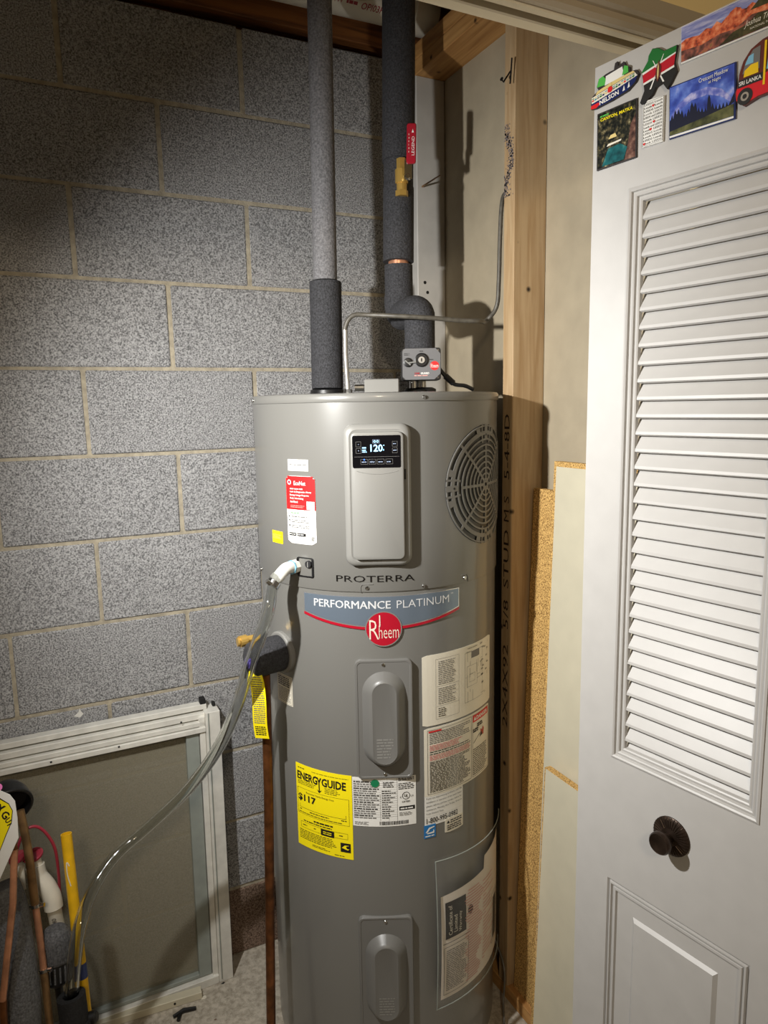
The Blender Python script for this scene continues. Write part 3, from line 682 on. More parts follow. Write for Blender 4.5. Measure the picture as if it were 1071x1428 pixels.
part('top_cap', lathe([(TR-0.004, 1.5325), (TR+0.0052, 1.5325), (TR+0.006, 1.534), (TR+0.006, 1.5445), (TR+0.0035, 1.5488), (TR-0.003, TOP), (TR-0.012, TOP+0.0004), (0.05, TOP+0.001), (0.0, TOP+0.001)], TC, n=NS), 'jacket', wh, True)
UP = 0.0032          # face of the upper jacket

def screw(phi, z, off, parent=wh, r=0.0042):
    f = fmap_at(phi, z, off); O = f(0, 0, 0); N = f(0, 0, 1)-O
    return part('screw', lathe([(r, -0.002), (r, 0.0012), (r*0.75, 0.0026), (r*0.35, 0.0028), (r*0.3, 0.0016), (0.0, 0.0016)], O, N, 14), 'chrome', parent, True)
for ph, z, off in ((-30.5, 1.1645, UP), (-6.6, 1.1630, UP), (14.5, 1.1655, UP), (-5.8, 1.5395, 0.006), (-96, 1.540, 0.006), (-97, 1.165, UP)):
    screw(ph, z, off)
# screw tabs pressed into the skirt seam
for ph, z in ((-30.5, 1.1635), (14.5, 1.1645)):
    f = smap(ph, z)
    part('screw_tab', tube([f(x, y, UP+0.0004) for x, y in ((-0.0130, -0.0078), (-0.0130, 0.003), (-0.010, 0.008), (0.004, 0.0085), (0.012, 0.0085))] if ph < 0 else
         [f(x, y, UP+0.0004) for x, y in ((-0.010, 0.0085), (0.004, 0.0085), (0.010, 0.004), (0.0105, -0.0085))], 0.0009, 6), 'cover', wh)

# control panel: bezel, hinged cover, display
PC, PZ = -25.3, 1.3505
f = fmap_at(PC, PZ, 0.0)
part('control_bezel', rr_loft(f, [(0.130, 0.280, 0.020, -0.014), (0.130, 0.280, 0.020, 0.006), (0.128, 0.278, 0.020, 0.010), (0.118, 0.268, 0.018, 0.0145), (0.108, 0.258, 0.015, 0.0155), (0.1035, 0.2535, 0.013, 0.014)]), 'plastic_grey', wh, True)
pc = part('control_cover', rr_loft(f, [(0.1015, 0.2495, 0.011, 0.008), (0.1015, 0.2495, 0.011, 0.020), (0.0995, 0.2475, 0.010, 0.0232), (0.096, 0.244, 0.009, 0.0242)]), 'plastic_grey', wh, True)
fs = lambda x, y, d: f(x-0.0012, y+0.0870, d+0.0243)
ds = part('display', rr_loft(fs, [(0.0925, 0.0620, 0.003, 0.0), (0.0925, 0.0620, 0.003, 0.0006), (0.0905, 0.060, 0.003, 0.0010)], 3), 'screen', wh, label='black display reading 120 degrees in blue')
P = Print(fs, 0.0012, 1.0)
P.text('120', 0.0, 0.0070, w=0.0235, h=0.0140, m='led', lift=0.0001, bold=0.02)
P.disc(0.0140, 0.0120, 0.0010, 'led', 0.0001); P.rect(0.0130, 0.0015, 0.0140, 0.0050, 'led')
P.ring(-0.0035, 0.0195, 0.0012, 0.0022, 'led'); P.ring(0.0020, 0.0195, 0.0012, 0.0022, 'led'); P.outline(-0.0075, 0.0160, 0.0060, 0.0230, 0.0005, 'led_dim')
P.words(-0.0275, 0.0060, -0.0185, 0.0095, 1, 'led', 0.6, word=0.006); P.words(-0.0275, -0.0020, -0.0185, 0.0050, 2, 'led', 0.5, word=0.006)
for bx_, by in ((-0.0345, 0.0145), (-0.0345, 0.0020), (0.0350, 0.0145), (0.0350, 0.0020)):
    P.outline(bx_-0.0050, by-0.0050, bx_+0.0050, by+0.0050, 0.0004, 'grey_print')
    if bx_ > 0: P.words(bx_-0.0035, by-0.0008, bx_+0.0035, by+0.0012, 1, 'led_dim', 0.8, word=0.004)
    else: P.poly([(bx_-0.0012, by-0.0008 if by > 0.01 else by+0.0010), (bx_+0.0012, by-0.0008 if by > 0.01 else by+0.0010), (bx_, by+0.0012 if by > 0.01 else by-0.0012)], 'led_dim')
for i, bx_ in enumerate((-0.0240, -0.0085, 0.0075, 0.0240)):
    P.outline(bx_-0.0068, -0.0240, bx_+0.0068, -0.0140, 0.0004, 'grey_print'); P.words(bx_-0.0045, -0.0215, bx_+0.0045, -0.0175, 1 if i != 1 else 2, 'led_dim', 0.5, word=0.005)
P.disc(-0.0240, -0.0148, 0.0014, 'led_blue', 0.0002); P.rect(-0.0430, -0.0098, 0.0430, -0.0094, 'grey_print')
P.finish(ds)
part('finger_lip', tube(smooth_path([f(x, 0.050-0.006*(1-(x/0.04)**2), 0.0243) for x in (-0.040, -0.02, 0, 0.02, 0.040)], 4), 0.0007, 6), 'plastic_grey', pc, True)
part('latch', frame_box(f(0.0515, 0.032, 0.0148), f(1, 0, 0)-f(0, 0, 0), (0, 0, 1), f(0, 0, 1)-f(0, 0, 0), 0, 0.0036, 0, 0.020, -0.004, 0.0018, 0.0004), 'plastic_dark', wh)

# fan grille: flat dark sheet painted as the shade inside, under proud rings and spokes
VC, VZ, VR = 30.1, 1.3555, 0.127
f = smap(VC, VZ)
def disc_sheet(f, R0, R1, off, n=64, rings=6):
    V, F = [], []
    for i in range(rings+1):
        r = R0+(R1-R0)*i/rings
        for j in range(n): t = 2*PI*j/n; V.append(f(r*math.cos(t), r*math.sin(t), off))
    for i in range(rings):
        for j in range(n): F.append((i*n+j, i*n+(j+1) % n, (i+1)*n+(j+1) % n, (i+1)*n+j))
    return V, F
part('grille_shade_disc', disc_sheet(f, 0.002, VR-0.001, UP+0.0004, 72, 8), 'plastic_dark', wh)
def strip(f, pts, wd, off0, off1):
    """raised flat bar following pts (list of (x, y)); closed when the ends meet"""
    V, F = [], []; n = len(pts); closed = (Vector(pts[0])-Vector(pts[-1])).length < 1e-6
    for i in range(n):
        a = Vector(pts[max(i-1, 0)]) if not (closed and i == 0) else Vector(pts[-2])
        b = Vector(pts[min(i+1, n-1)]) if not (closed and i == n-1) else Vector(pts[1])
        t = (b-a).normalized(); nn = Vector((-t.y, t.x)); c_0 = Vector(pts[i])
        for s1, o1 in ((-1, off0), (-1, off1), (1, off1), (1, off0)):
            q1 = c_0+nn*s1*wd/2; V.append(f(q1.x, q1.y, o1))
    for i in range(n-1):
        for k in range(3): F.append((i*4+k, i*4+k+1, i*4+4+k+1, i*4+4+k))
    return V, F
bars = []
A0, A1 = UP+0.0004, UP+0.0028
def arc(r, t0, t1, n=40): return [(r*math.cos(t0+(t1-t0)*i/n), r*math.sin(t0+(t1-t0)*i/n)) for i in range(n+1)]
for r in (0.0115, 0.0235, 0.0355, 0.0475, 0.0595, 0.0715, 0.0835, 0.0955): bars.append(strip(f, arc(r, 0, 2*PI, 72), 0.0037, A0, A1))
bars.append(strip(f, arc(0.1090, 0, 2*PI, 72), 0.0085, A0, A1)); bars.append(strip(f, arc(0.1235, 0, 2*PI, 72), 0.0030, A0, A1))
for k in range(8):
    t = k*PI/4; r1 = 0.1235 if k % 2 else 0.086
    bars.append(strip(f, [(r*math.cos(t), r*math.sin(t)) for r in [0.004+(r1-0.004)*i/8 for i in range(9)]], 0.0056, A0, A1))
for k in range(4):      # arch-shaped mounting bosses at the four compass points
    t = k*PI/2; ca, sa = math.cos(t), math.sin(t)
    rot = lambda x, y: (x*ca-y*sa, x*sa+y*ca)
    pts = [rot(x, y) for x, y in ((0.1255, -0.0110), (0.108, -0.0100), (0.097, -0.0080), (0.0915, -0.004), (0.090, 0), (0.0915, 0.004), (0.097, 0.0080), (0.108, 0.0100), (0.1255, 0.0110))]
    bars.append(strip(f, [rot(x, 0) for x in (0.095, 0.105, 0.115, 0.126)], 0.0120, A0, A1+0.0002))
    for s1 in (-1, 1): bars.append(strip(f, [rot(x, s1*y) for x, y in ((0.088, 0.014), (0.10, 0.0165), (0.113, 0.0170), (0.1255, 0.0175))], 0.0042, A0, A1))
    for s1 in (-1, 1): bars.append(strip(f, arc(0.1165, t+s1*0.21, t+s1*0.33, 6), 0.0100, A0, A1))
part('fan_grille', bars, 'cover', wh)
for k in range(4):
    t = k*PI/2; x, y = 0.105*math.cos(t), 0.105*math.sin(t); O = f(x, y, A1); N = (f(x, y, A1+1)-O)
    part('boss_hole_shade', lathe([(0.0026, 0.0), (0.0026, 0.0006)], O, N, 12), 'plastic_dark', wh)  # flat dark disc painted as the shade within each hole

# element access covers
M['emboss_grey'] = mat('embossed_letter_grey', (138, 137, 133), 0.4)
def access_cover(phi, z0, z1, wd):
    f = fmap_at(phi, (z0+z1)/2, 0.0); h_ = z1-z0
    b = part('access_cover', rr_loft(f, [(wd, h_, 0.012, -0.012), (wd, h_, 0.012, 0.0035), (wd-0.002, h_-0.002, 0.011, 0.0048), (wd-0.009, h_-0.009, 0.009, 0.0050), (wd-0.011, h_-0.011, 0.008, 0.0040)]), 'cover', wh, True)
    part('cover_dome', rr_loft(f, [(0.090, 0.205, 0.045, 0.0035, 0.002), (0.083, 0.199, 0.0415, 0.008, 0.0015), (0.066, 0.188, 0.033, 0.019, 0), (0.058, 0.182, 0.029, 0.0235, 0), (0.049, 0.174, 0.0245, 0.0255, 0), (0.046, 0.171, 0.023, 0.0250, 0)], 8), 'cover', b, True)
    P = Print(f, 0.0253, 1.0); P.words(-0.017, -0.075, 0.017, -0.030, 7, 'emboss_grey', 0.45, word=0.010); P.finish(b, 'embossed_print')
    for zz in (h_/2-0.0105, -h_/2+0.0095):
        O = f(-0.0005, zz, 0.0042); N = f(0, 0, 1)-f(0, 0, 0)
        part('screw', lathe([(0.0036, -0.002), (0.0036, 0.0010), (0.0026, 0.0022), (0.0010, 0.0022), (0.0008, 0.0012), (0.0, 0.0012)], O, N, 14), 'chrome', b, True)
access_cover(-24.4, 0.757, 1.0145, 0.117); access_cover(-25.5, 0.150, 0.438, 0.117)

# badge
f = smap(-24.2, 1.0)
def curve_sheet(f, x0, x1, ytop, ybot, off, n=40):
    V, F = [], []
    for i in range(n+1):
        x = x0+(x1-x0)*i/n; yt, yb = ytop(x), ybot(x); V += [f(x, yb, off), f(x, (yt+yb)/2, off), f(x, yt, off)]
    for i in range(n):
        F += [(3*i, 3*i+3, 3*i+4, 3*i+1), (3*i+1, 3*i+4, 3*i+5, 3*i+2)]
    return V, F
HB = 0.171
bow = lambda x: 0.0800+0.0245*(x/HB)**2
bd = part('name_badge', curve_sheet(f, -HB, HB, lambda x: 0.1475, lambda x: bow(x)+0.002, 0.0022), 'silver', wh, label='silver edged blue grey badge')
part('badge_field', curve_sheet(f, -HB+0.002, HB-0.002, lambda x: 0.1455, lambda x: bow(x)+0.0045, 0.0026), 'badge', bd)
part('badge_stripe', curve_sheet(f, -HB, HB, lambda x: bow(x)+0.002, lambda x: bow(x)-0.0035, 0.0024), 'dark_red', bd)
P = Print(f, 0.0029, 0.01)
P.text('PERFORMANCE', -0.0648, 0.1290, w=0.160, h=0.0160, m='badge_letters'); P.text('PERFORMANCE', -0.0640, 0.1293, w=0.160, h=0.0160, m='badge_letters', lift=0.0004)
P.text('PLATINUM', 0.0855, 0.1290, w=0.115, h=0.0160, m='badge_letters', bold=-0.005)
P.text('TM', 0.1505, 0.1385, w=0.006, h=0.003, m='badge_letters'); P.finish(bd, 'lettering')
fr = smap(-24.0, 1.0790)
rd = part('round_badge', disc_sheet(fr, 0.0005, 0.0350, 0.0036, 48, 5), 'dark_red', wh, label='round red brand badge with silver rim')
part('badge_rim', disc_sheet(fr, 0.0348, 0.0370, 0.0038, 48, 1), 'silver', rd)
P = Print(fr, 0.0040, 1.0)
P.text('R', -0.0190, -0.0010, w=0.0190, h=0.0400, m='badge_cream', bold=-0.012); P.text('heem', 0.0105, -0.0060, w=0.0400, h=0.0270, m='badge_cream', bold=-0.008); P.rect(-0.0088, 0.0050, -0.0064, 0.0290, 'badge_cream', 0.0003); P.finish(rd, 'lettering')
# pressed name above the seam
P = Print(smap(-27.1, 1.1830), UP+0.0006, 0.01); P.text('PROTERRA', 0, 0, w=0.157, h=0.0130, m='emboss', bold=-0.004); P.finish(wh, 'pressed_lettering')

# ---- stickers on the jacket
def sticker(phi0, phi1, z0, z1, m, off=0.0007, r=0.0, name='label_sticker', label=None, skew=0.0):
    W_ = math.radians(phi1-phi0)*TR; H_ = z1-z0
    def f(x, y, o): return S(phi0+math.degrees(x/TR), z0+y+skew*x, o)
    n = max(2, int((phi1-phi0)/2.2)); V, F = [], []
    for i in range(n+1):
        x = W_*i/n; e = 0.0
        if r > 0:
            d_ = min(x, W_-x)
            if d_ < r: e = r-math.sqrt(max(0, r*r-(r-d_)**2))
        V += [f(x, e, off-0.0006), f(x, e, off), f(x, H_-e, off), f(x, H_-e, off-0.0006)]
    for i in range(n):
        for k in range(3): F.append((i*4+k, i*4+4+k, i*4+5+k, i*4+1+k))
    F += [(0, 1, 2, 3), (4*n+3, 4*n+2, 4*n+1, 4*n)]
    o = part(name, (V, F), m, wh, label=label)
    return o, Print(f, off+0.0003, 0.012), W_, H_
U0 = UP+0.0007
o, P, W_, H_ = sticker(-65.9, -54.9, 1.3972, 1.4203, 'white', U0, label='small white sticker'); P.words(W_*0.08, H_*0.45, W_*0.92, H_*0.62, 1, 'grey_print', 0.5, ragged=0, word=0.012); P.words(W_*0.82, H_*0.08, W_*0.93, H_*0.14, 1, 'grey_print', 0.8); P.finish(o)
o, P, W_, H_ = sticker(-67.4, -51.9, 1.2475, 1.3870, 'white', U0, r=0.006, label='red and white sticker')
for a, b, i in ((0.0, 0.0045, 0), (0.0045, W_-0.0045, 1), (W_-0.0045, W_, 2)):
    P.rect(a, H_*0.505, b, H_*(0.995 if i == 1 else 0.965), 'red_print')
P.ring(0.0095, H_*0.905, 0.0030, 0.0052, 'white', 0.0003); P.ring(0.0095, H_*0.905, 0.0020, 0.0030, 'navy', 0.0003)
P.text('EcoNet', W_*0.50, H_*0.895, w=0.030, h=0.0085, m='white', bold=0.01, lift=0.0004)
P.words(W_*0.15, H_*0.795, W_*0.62, H_*0.825, 1, 'white', 0.5, 0.0004)
for i, (s_txt, wd) in enumerate((('Leak & Diagnostic Alerts', 0.86), ('Energy Usage Reports', 0.78), ('Daily Scheduling', 0.60), ('And More!', 0.40))):
    ww = (wd-0.12)*W_; P.text(s_txt, W_*0.14+ww/2, H_*(0.765-0.048*i), w=ww, h=0.0045, m='white', bold=0.02, lift=0.0004)
P.words(W_*0.15, H_*0.53, W_*0.66, H_*0.575, 2, 'pink_print', 0.4, 0.0004, word=0.006)
P.rect(W_*0.72, H_*0.515, W_*0.97, H_*0.635, 'white', 0.0003)
P.words(W_*0.16, H_*0.445, W_*0.48, H_*0.465, 1, 'leaf', 0.6, 0.0003)
for i, yy in enumerate((0.40, 0.345, 0.265)):
    P.disc(W_*0.09, H_*(yy+0.002), 0.0018, 'black_print', 0.0003, 12)
    P.words(W_*0.17, H_*(yy-0.035 if i else yy-0.015), W_*0.80, H_*(yy+0.018), 2 if i else 1, 'grey_print', 0.45, 0.0003)
P.rect(W_*0.06, H_*0.115, W_*0.32, H_*0.16, 'black_print', 0.0003); P.rect(W_*0.36, H_*0.115, W_*0.66, H_*0.16, 'black_print', 0.0003)
P.words(W_*0.08, H_*0.125, W_*0.31, H_*0.15, 1, 'white', 0.45, 0.0005); P.words(W_*0.38, H_*0.125, W_*0.65, H_*0.15, 1, 'white', 0.45, 0.0005)
P.words(W_*0.06, H_*0.05, W_*0.74, H_*0.095, 3, 'grey_print', 0.35, 0.0003); P.words(W_*0.84, H_*0.06, W_*0.95, H_*0.12, 3, 'black_print', 0.6, 0.0003, word=0.003)
P.finish(o)
o, P, W_, H_ = sticker(-79.2, -71.1, 1.2415, 1.2672, 'yellow_label', U0, label='tiny yellow sticker'); P.words(W_*0.1, H_*0.35, W_*0.9, H_*0.75, 4, 'grey_print', 0.4, 0.0002, word=0.006); P.finish(o)
# drain recess
f = fmap_at(-58.2, 1.1995, 0.003)
rc = part('drain_recess', rr_loft(f, [(0.043, 0.041, 0.005, -0.012), (0.043, 0.041, 0.005, 0.0014), (0.040, 0.038, 0.004, 0.0018), (0.037, 0.035, 0.003, -0.0005)], 4), 'plastic_dark', wh, label='black drain port plate')
part('port_plug', lathe([(0.0075, -0.001), (0.0075, 0.0040), (0.0060, 0.0046), (0.0, 0.0042)], f(0.0095, 0.0075, 0), f(0, 0, 1)-f(0, 0, 0), 20), 'foam_black', rc)
part('plug_slot', frame_box(f(0.0095, 0.0075, 0.0044), f(1, 0, 0)-f(0, 0, 0), (0, 0, 1), f(0, 0, 1)-f(0, 0, 0), -0.0010, 0.0010, -0.0055, 0.0055, 0, 0.0006), 'plastic_grey', rc)

# wiring diagram
o, P, W_, H_ = sticker(-7.6, 38.0, 0.8590, 1.0135, 'cream_label', 0.0008, r=0.003, label='cream wiring diagram label')
P.outline(W_*0.14, H_*0.08, W_*0.42, H_*0.93, 0.0005, 'grey_print')
P.words(W_*0.17, H_*0.56, W_*0.38, H_*0.90, 13, 'grey_print', 0.4); P.words(W_*0.17, H_*0.28, W_*0.38, H_*0.52, 9, 'grey_print', 0.4); P.words(W_*0.17, H_*0.10, W_*0.26, H_*0.24, 5, 'black_print', 0.4)
P.rect(W_*0.15, H_*0.54, W_*0.42, H_*0.543, 'grey_print'); P.rect(W_*0.15, H_*0.26, W_*0.42, H_*0.263, 'grey_print')
rg = random.Random(11)
P.outline(W_*0.50, H_*0.18, W_*0.80, H_*0.90, 0.0006, 'grey_print'); P.outline(W_*0.53, H_*0.40, W_*0.70, H_*0.70, 0.0005, 'grey_print'); P.outline(W_*0.57, H_*0.46, W_*0.66, H_*0.58, 0.0005, 'grey_print')
P.rect(W_*0.60, H_*0.80, W_*0.74, H_*0.90, 'grey_print'); P.text('WIRING DIAGRAM', W_*0.62, H_*0.955, w=W_*0.16, h=0.0030, m='black_print')
for i in range(26):
    a, b = W_*rg.uniform(0.50, 0.92), H_*rg.uniform(0.12, 0.92)
    if i % 2: P.rect(a, b, min(a+rg.uniform(0.004, 0.02), W_*0.96), b+0.0006, 'grey_print', 0.0002)
    else: P.rect(a, b, a+0.0007, min(b+rg.uniform(0.006, 0.03), H_*0.96), 'grey_print', 0.0002)
for i in range(14):
    a, b = W_*rg.uniform(0.74, 0.90), H_*rg.uniform(0.3, 0.95); P.words(a, b, a+0.010, b+0.004, 2, 'black_print', 0.5, 0.0003, word=0.004)
P.finish(o)
# danger notice
o, P, W_, H_ = sticker(-7.0, 36.2, 0.7012, 0.8545, 'cream_label', 0.0009, r=0.002, label='cream safety notice with red heading')
xs = W_*0.62
P.outline(W_*0.035, H_*0.03, xs, H_*0.97, 0.0007, 'black_print'); P.outline(xs+0.004, H_*0.03, W_*0.975, H_*0.97, 0.0007, 'black_print')
P.words(W_*0.06, H_*0.76, xs-0.004, H_*0.94, 7, 'grey_print', 0.5); P.rect(W_*0.05, H_*0.93, W_*0.20, H_*0.955, 'red_print')
P.words(W_*0.06, H_*0.66, xs-0.03, H_*0.75, 4, 'pink_print', 0.75); P.words(W_*0.06, H_*0.60, xs-0.004, H_*0.66, 2, 'black_print', 0.4); P.words(W_*0.06, H_*0.52, xs-0.004, H_*0.60, 4, 'pink_print', 0.75)
P.words(W_*0.06, H_*0.05, xs-0.004, H_*0.51, 21, 'black_print', 0.5); P.words(xs+0.006, H_*0.05, W_*0.95, H_*0.46, 14, 'black_print', 0.42)
P.rect(xs+0.005, H_*0.86, W_*0.972, H_*0.965, 'red_print', 0.0001)
P.text('DANGER', (xs+W_)/2+0.004, H_*0.912, w=W_*0.24, h=0.0090, m='white', bold=0.03, lift=0.0004); P.poly([(xs+0.008, H_*0.885), (xs+0.017, H_*0.885), (xs+0.0125, H_*0.945)], 'white', 0.0004)
P.words(xs+0.006, H_*0.70, xs+0.028, H_*0.76, 2, 'black_print', 0.75, word=0.010); P.words(xs+0.022, H_*0.76, xs+0.046, H_*0.82, 2, 'black_print', 0.75, word=0.010)
P.poly([(xs+0.036, H_*0.60), (xs+0.050, H_*0.59), (xs+0.052, H_*0.68), (xs+0.047, H_*0.72), (xs+0.044, H_*0.67), (xs+0.037, H_*0.70)], 'dark_red', 0.0003)
P.poly([(xs+0.032, H_*0.58), (xs+0.044, H_*0.60), (xs+0.040, H_*0.66)], 'black_print', 0.0004)
P.poly([(xs+0.008, H_*0.54), (xs+0.034, H_*0.64), (xs+0.034, H_*0.65), (xs+0.008, H_*0.55)], 'black_print', 0.0003)
P.finish(o)
# phone sticker
o, P, W_, H_ = sticker(-7.0, 13.8, 0.6340, 0.7035, 'white', 0.0006, label='white helpline sticker')
for i, s_txt in enumerate(('If you are experiencing problems with the', 'installation or operation of this water heater', 'please call the toll free number below for', 'assistance, Monday thru Friday, 8 am to', '6 pm Central Time.')):
    ww = W_*(0.92 if i < 4 else 0.42); P.text(s_txt, W_*0.04+ww/2, H_*(0.90-0.125*i), w=ww, h=0.0050, m='black_print')
P.text('1-800-995-0982', W_*0.44, H_*0.17, w=W_*0.80, h=0.0125, m='black_print', bold=0.008); P.rect(0.002, H_*0.30, W_-0.002, H_*0.303, 'grey_print'); P.finish(o)
o, P, W_, H_ = sticker(3.2, 13.8, 0.6055, 0.6385, 'cream_label', 0.0009, r=0.002, label='small cream caution sticker')
P.words(W_*0.28, H_*0.58, W_*0.92, H_*0.88, 2, 'black_print', 0.5, ragged=0.1); P.words(W_*0.10, H_*0.12, W_*0.90, H_*0.54, 3, 'black_print', 0.5, ragged=0.1); P.poly([(W_*0.08, H_*0.64), (W_*0.24, H_*0.64), (W_*0.16, H_*0.86)], 'black_print', 0.0003); P.finish(o)
o, P, W_, H_ = sticker(-7.4, -1.7, 0.6065, 0.6365, 'blue_label', 0.0009, label='small blue energy star sticker')
P.poly([(W_*0.12, H_*0.45), (W_*0.4, H_*0.80), (W_*0.85, H_*0.85), (W_*0.9, H_*0.78), (W_*0.5, H_*0.68), (W_*0.3, H_*0.45)], 'white', 0.0003); P.poly([(W_*0.2, H_*0.40), (W_*0.75, H_*0.45), (W_*0.8, H_*0.62), (W_*0.88, H_*0.45), (W_*0.85, H_*0.32), (W_*0.3, H_*0.32)], 'white', 0.0003); P.words(W_*0.1, H_*0.10, W_*0.9, H_*0.22, 1, 'white', 0.7, 0.0003, ragged=0, word=0.012); P.finish(o)
# energy guide
o, P, W_, H_ = sticker(-69.0, -39.3, 0.5660, 0.7580, 'yellow_label', 0.0008, label='yellow energy guide sticker')
P.words(W_*0.05, H_*0.945, W_*0.20, H_*0.965, 1, 'black_print', 0.5); P.words(W_*0.33, H_*0.945, W_*0.95, H_*0.96, 1, 'black_print', 0.35)
P.text('ENERG', W_*0.235, H_*0.865, w=W_*0.40, h=0.0190, m='black_print', bold=0.03)
P.text('Y', W_*0.465, H_*0.850, w=W_*0.085, h=0.0230, m='black_print', bold=0.03)
P.text('GUIDE', W_*0.71, H_*0.865, w=W_*0.40, h=0.0190, m='black_print', bold=0.03)
P.rect(W_*0.455, H_*0.735, W_*0.475, H_*0.82, 'black_print'); P.poly([(W_*0.42, H_*0.765), (W_*0.465, H_*0.725), (W_*0.51, H_*0.765), (W_*0.465, H_*0.75)], 'black_print', 0.0003)
P.words(W_*0.04, H_*0.755, W_*0.40, H_*0.81, 3, 'black_print', 0.35); P.words(W_*0.56, H_*0.735, W_*0.90, H_*0.81, 4, 'black_print', 0.35, ragged=0.5)
P.outline(W_*0.03, H_*0.40, W_*0.95, H_*0.715, 0.0005, 'black_print')
P.text('Estimated Yearly Energy Cost', W_*0.46, H_*0.675, w=W_*0.50, h=0.0050, m='black_print'); P.text('$117', W_*0.22, H_*0.60, w=W_*0.35, h=0.0180, m='black_print', bold=0.03)
P.rect(W_*0.07, H_*0.475, W_*0.90, H_*0.479, 'black_print'); P.rect(W_*0.07, H_*0.475, W_*0.075, H_*0.52, 'black_print'); P.rect(W_*0.895, H_*0.475, W_*0.90, H_*0.52, 'black_print')
P.words(W_*0.07, H_*0.445, W_*0.13, H_*0.465, 1, 'black_print', 0.5); P.words(W_*0.27, H_*0.44, W_*0.62, H_*0.46, 1, 'black_print', 0.5, ragged=0); P.words(W_*0.82, H_*0.445, W_*0.92, H_*0.465, 1, 'black_print', 0.5); P.words(W_*0.05, H_*0.41, W_*0.85, H_*0.43, 1, 'black_print', 0.4)
P.words(W_*0.34, H_*0.345, W_*0.68, H_*0.37, 1, 'black_print', 0.7, ragged=0); P.words(W_*0.14, H_*0.315, W_*0.82, H_*0.338, 1, 'black_print', 0.5)
P.outline(W_*0.08, H_*0.235, W_*0.92, H_*0.305, 0.0005, 'black_print'); P.rect(W_*0.47, H_*0.225, W_*0.70, H_*0.30, 'black_print', 0.0004); P.words(W_*0.51, H_*0.24, W_*0.66, H_*0.285, 2, 'yellow_label', 0.4, 0.0007, ragged=0)
P.words(W_*0.12, H_*0.26, W_*0.22, H_*0.28, 1, 'black_print', 0.5); P.words(W_*0.34, H_*0.26, W_*0.38, H_*0.28, 1, 'black_print', 0.5); P.words(W_*0.78, H_*0.26, W_*0.84, H_*0.28, 1, 'black_print', 0.5)
P.words(W_*0.05, H_*0.09, W_*0.74, H_*0.21, 6, 'black_print', 0.38); P.words(W_*0.30, H_*0.04, W_*0.62, H_*0.07, 2, 'black_print', 0.4); P.words(W_*0.70, H_*0.02, W_*0.88, H_*0.035, 1, 'black_print', 0.5)
P.rect(W_*0.80, H_*0.08, W_*0.96, H_*0.19, 'black_print', 0.0003); P.poly([(W_*0.82, H_*0.13), (W_*0.87, H_*0.165), (W_*0.94, H_*0.165), (W_*0.88, H_*0.15), (W_*0.86, H_*0.12), (W_*0.94, H_*0.125), (W_*0.92, H_*0.11)], 'yellow_label', 0.0006)
P.finish(o)
# rating plate
o, P, W_, H_ = sticker(-39.1, -11.0, 0.6465, 0.7565, 'white', 0.0007, label='white rating plate sticker')
P.disc(W_*0.36, H_*0.895, 0.0088, 'green_dot', 0.0012)
for k in range(17):
    yy = H_*(0.92-0.046*k); P.words(W_*0.02, yy-0.0022, W_*0.42, yy+0.0010, 1, 'grey_print' if k % 3 else 'black_print', 0.75, ragged=0.3)
    if k > 3: P.words(W_*0.46, yy-0.0022, W_*(0.68 if k % 2 else 0.60), yy+0.0010, 1, 'black_print', 0.6, ragged=0.4, word=0.006)
    P.rect(W_*0.01, yy+0.0018, W_*0.70, yy+0.0021, 'grey_print')
P.words(W_*0.48, H_*0.80, W_*0.66, H_*0.92, 4, 'black_print', 0.5); P.words(W_*0.72, H_*0.92, W_*0.97, H_*0.99, 2, 'grey_print', 0.9, ragged=0); P.words(W_*0.72, H_*0.74, W_*0.97, H_*0.88, 4, 'black_print', 0.45)
P.rect(W_*0.435, H_*0.12, W_*0.438, H_*0.66, 'black_print'); P.rect(W_*0.70, H_*0.06, W_*0.703, H_*0.98, 'black_print'); P.rect(W_*0.57, H_*0.12, W_*0.573, H_*0.36, 'black_print')
P.ring(W_*0.84, H_*0.61, 0.0072, 0.0084, 'black_print', 0.0002); P.text('UL', W_*0.84, H_*0.61, w=0.0085, h=0.0062, m='black_print', bold=0.02, lift=0.0004, rot=-0.3)
P.text('c', W_*0.755, H_*0.585, w=0.0035, h=0.0035, m='black_print'); P.text('US', W_*0.935, H_*0.595, w=0.0065, h=0.0040, m='black_print'); P.text('LISTED', W_*0.84, H_*0.49, w=0.0170, h=0.0036, m='black_print', bold=0.02)
P.rect(W_*0.73, H_*0.315, W_*0.98, H_*0.395, 'black_print'); P.words(W_*0.75, H_*0.33, W_*0.96, H_*0.375, 1, 'white', 0.6, 0.0004, ragged=0); P.words(W_*0.73, H_*0.20, W_*0.96, H_*0.28, 3, 'grey_print', 0.45)
rg = random.Random(2); xq = W_*0.42
while xq < W_*0.88:
    q1 = rg.choice((0.0007, 0.0012, 0.0018)); P.rect(xq, H_*0.03, xq+q1, H_*0.105, 'black_print'); xq += q1+rg.choice((0.0007, 0.0011))
P.words(W_*0.03, H_*0.03, W_*0.25, H_*0.10, 3, 'grey_print', 0.5, ragged=0.5); P.finish(o)
# notice beside the relief valve
o, P, W_, H_ = sticker(-81.7, -69.4, 0.8830, 0.9490, 'cream_label', 0.0008, label='cream notice below the relief valve'); P.outline(0.002, 0.002, W_-0.002, H_-0.002, 0.0006, 'black_print'); P.words(W_*0.1, H_*0.60, W_*0.9, H_*0.94, 5, 'black_print', 0.65, ragged=0.1); P.words(W_*0.1, H_*0.08, W_*0.9, H_*0.56, 11, 'grey_print', 0.45, ragged=0.1); P.finish(o)
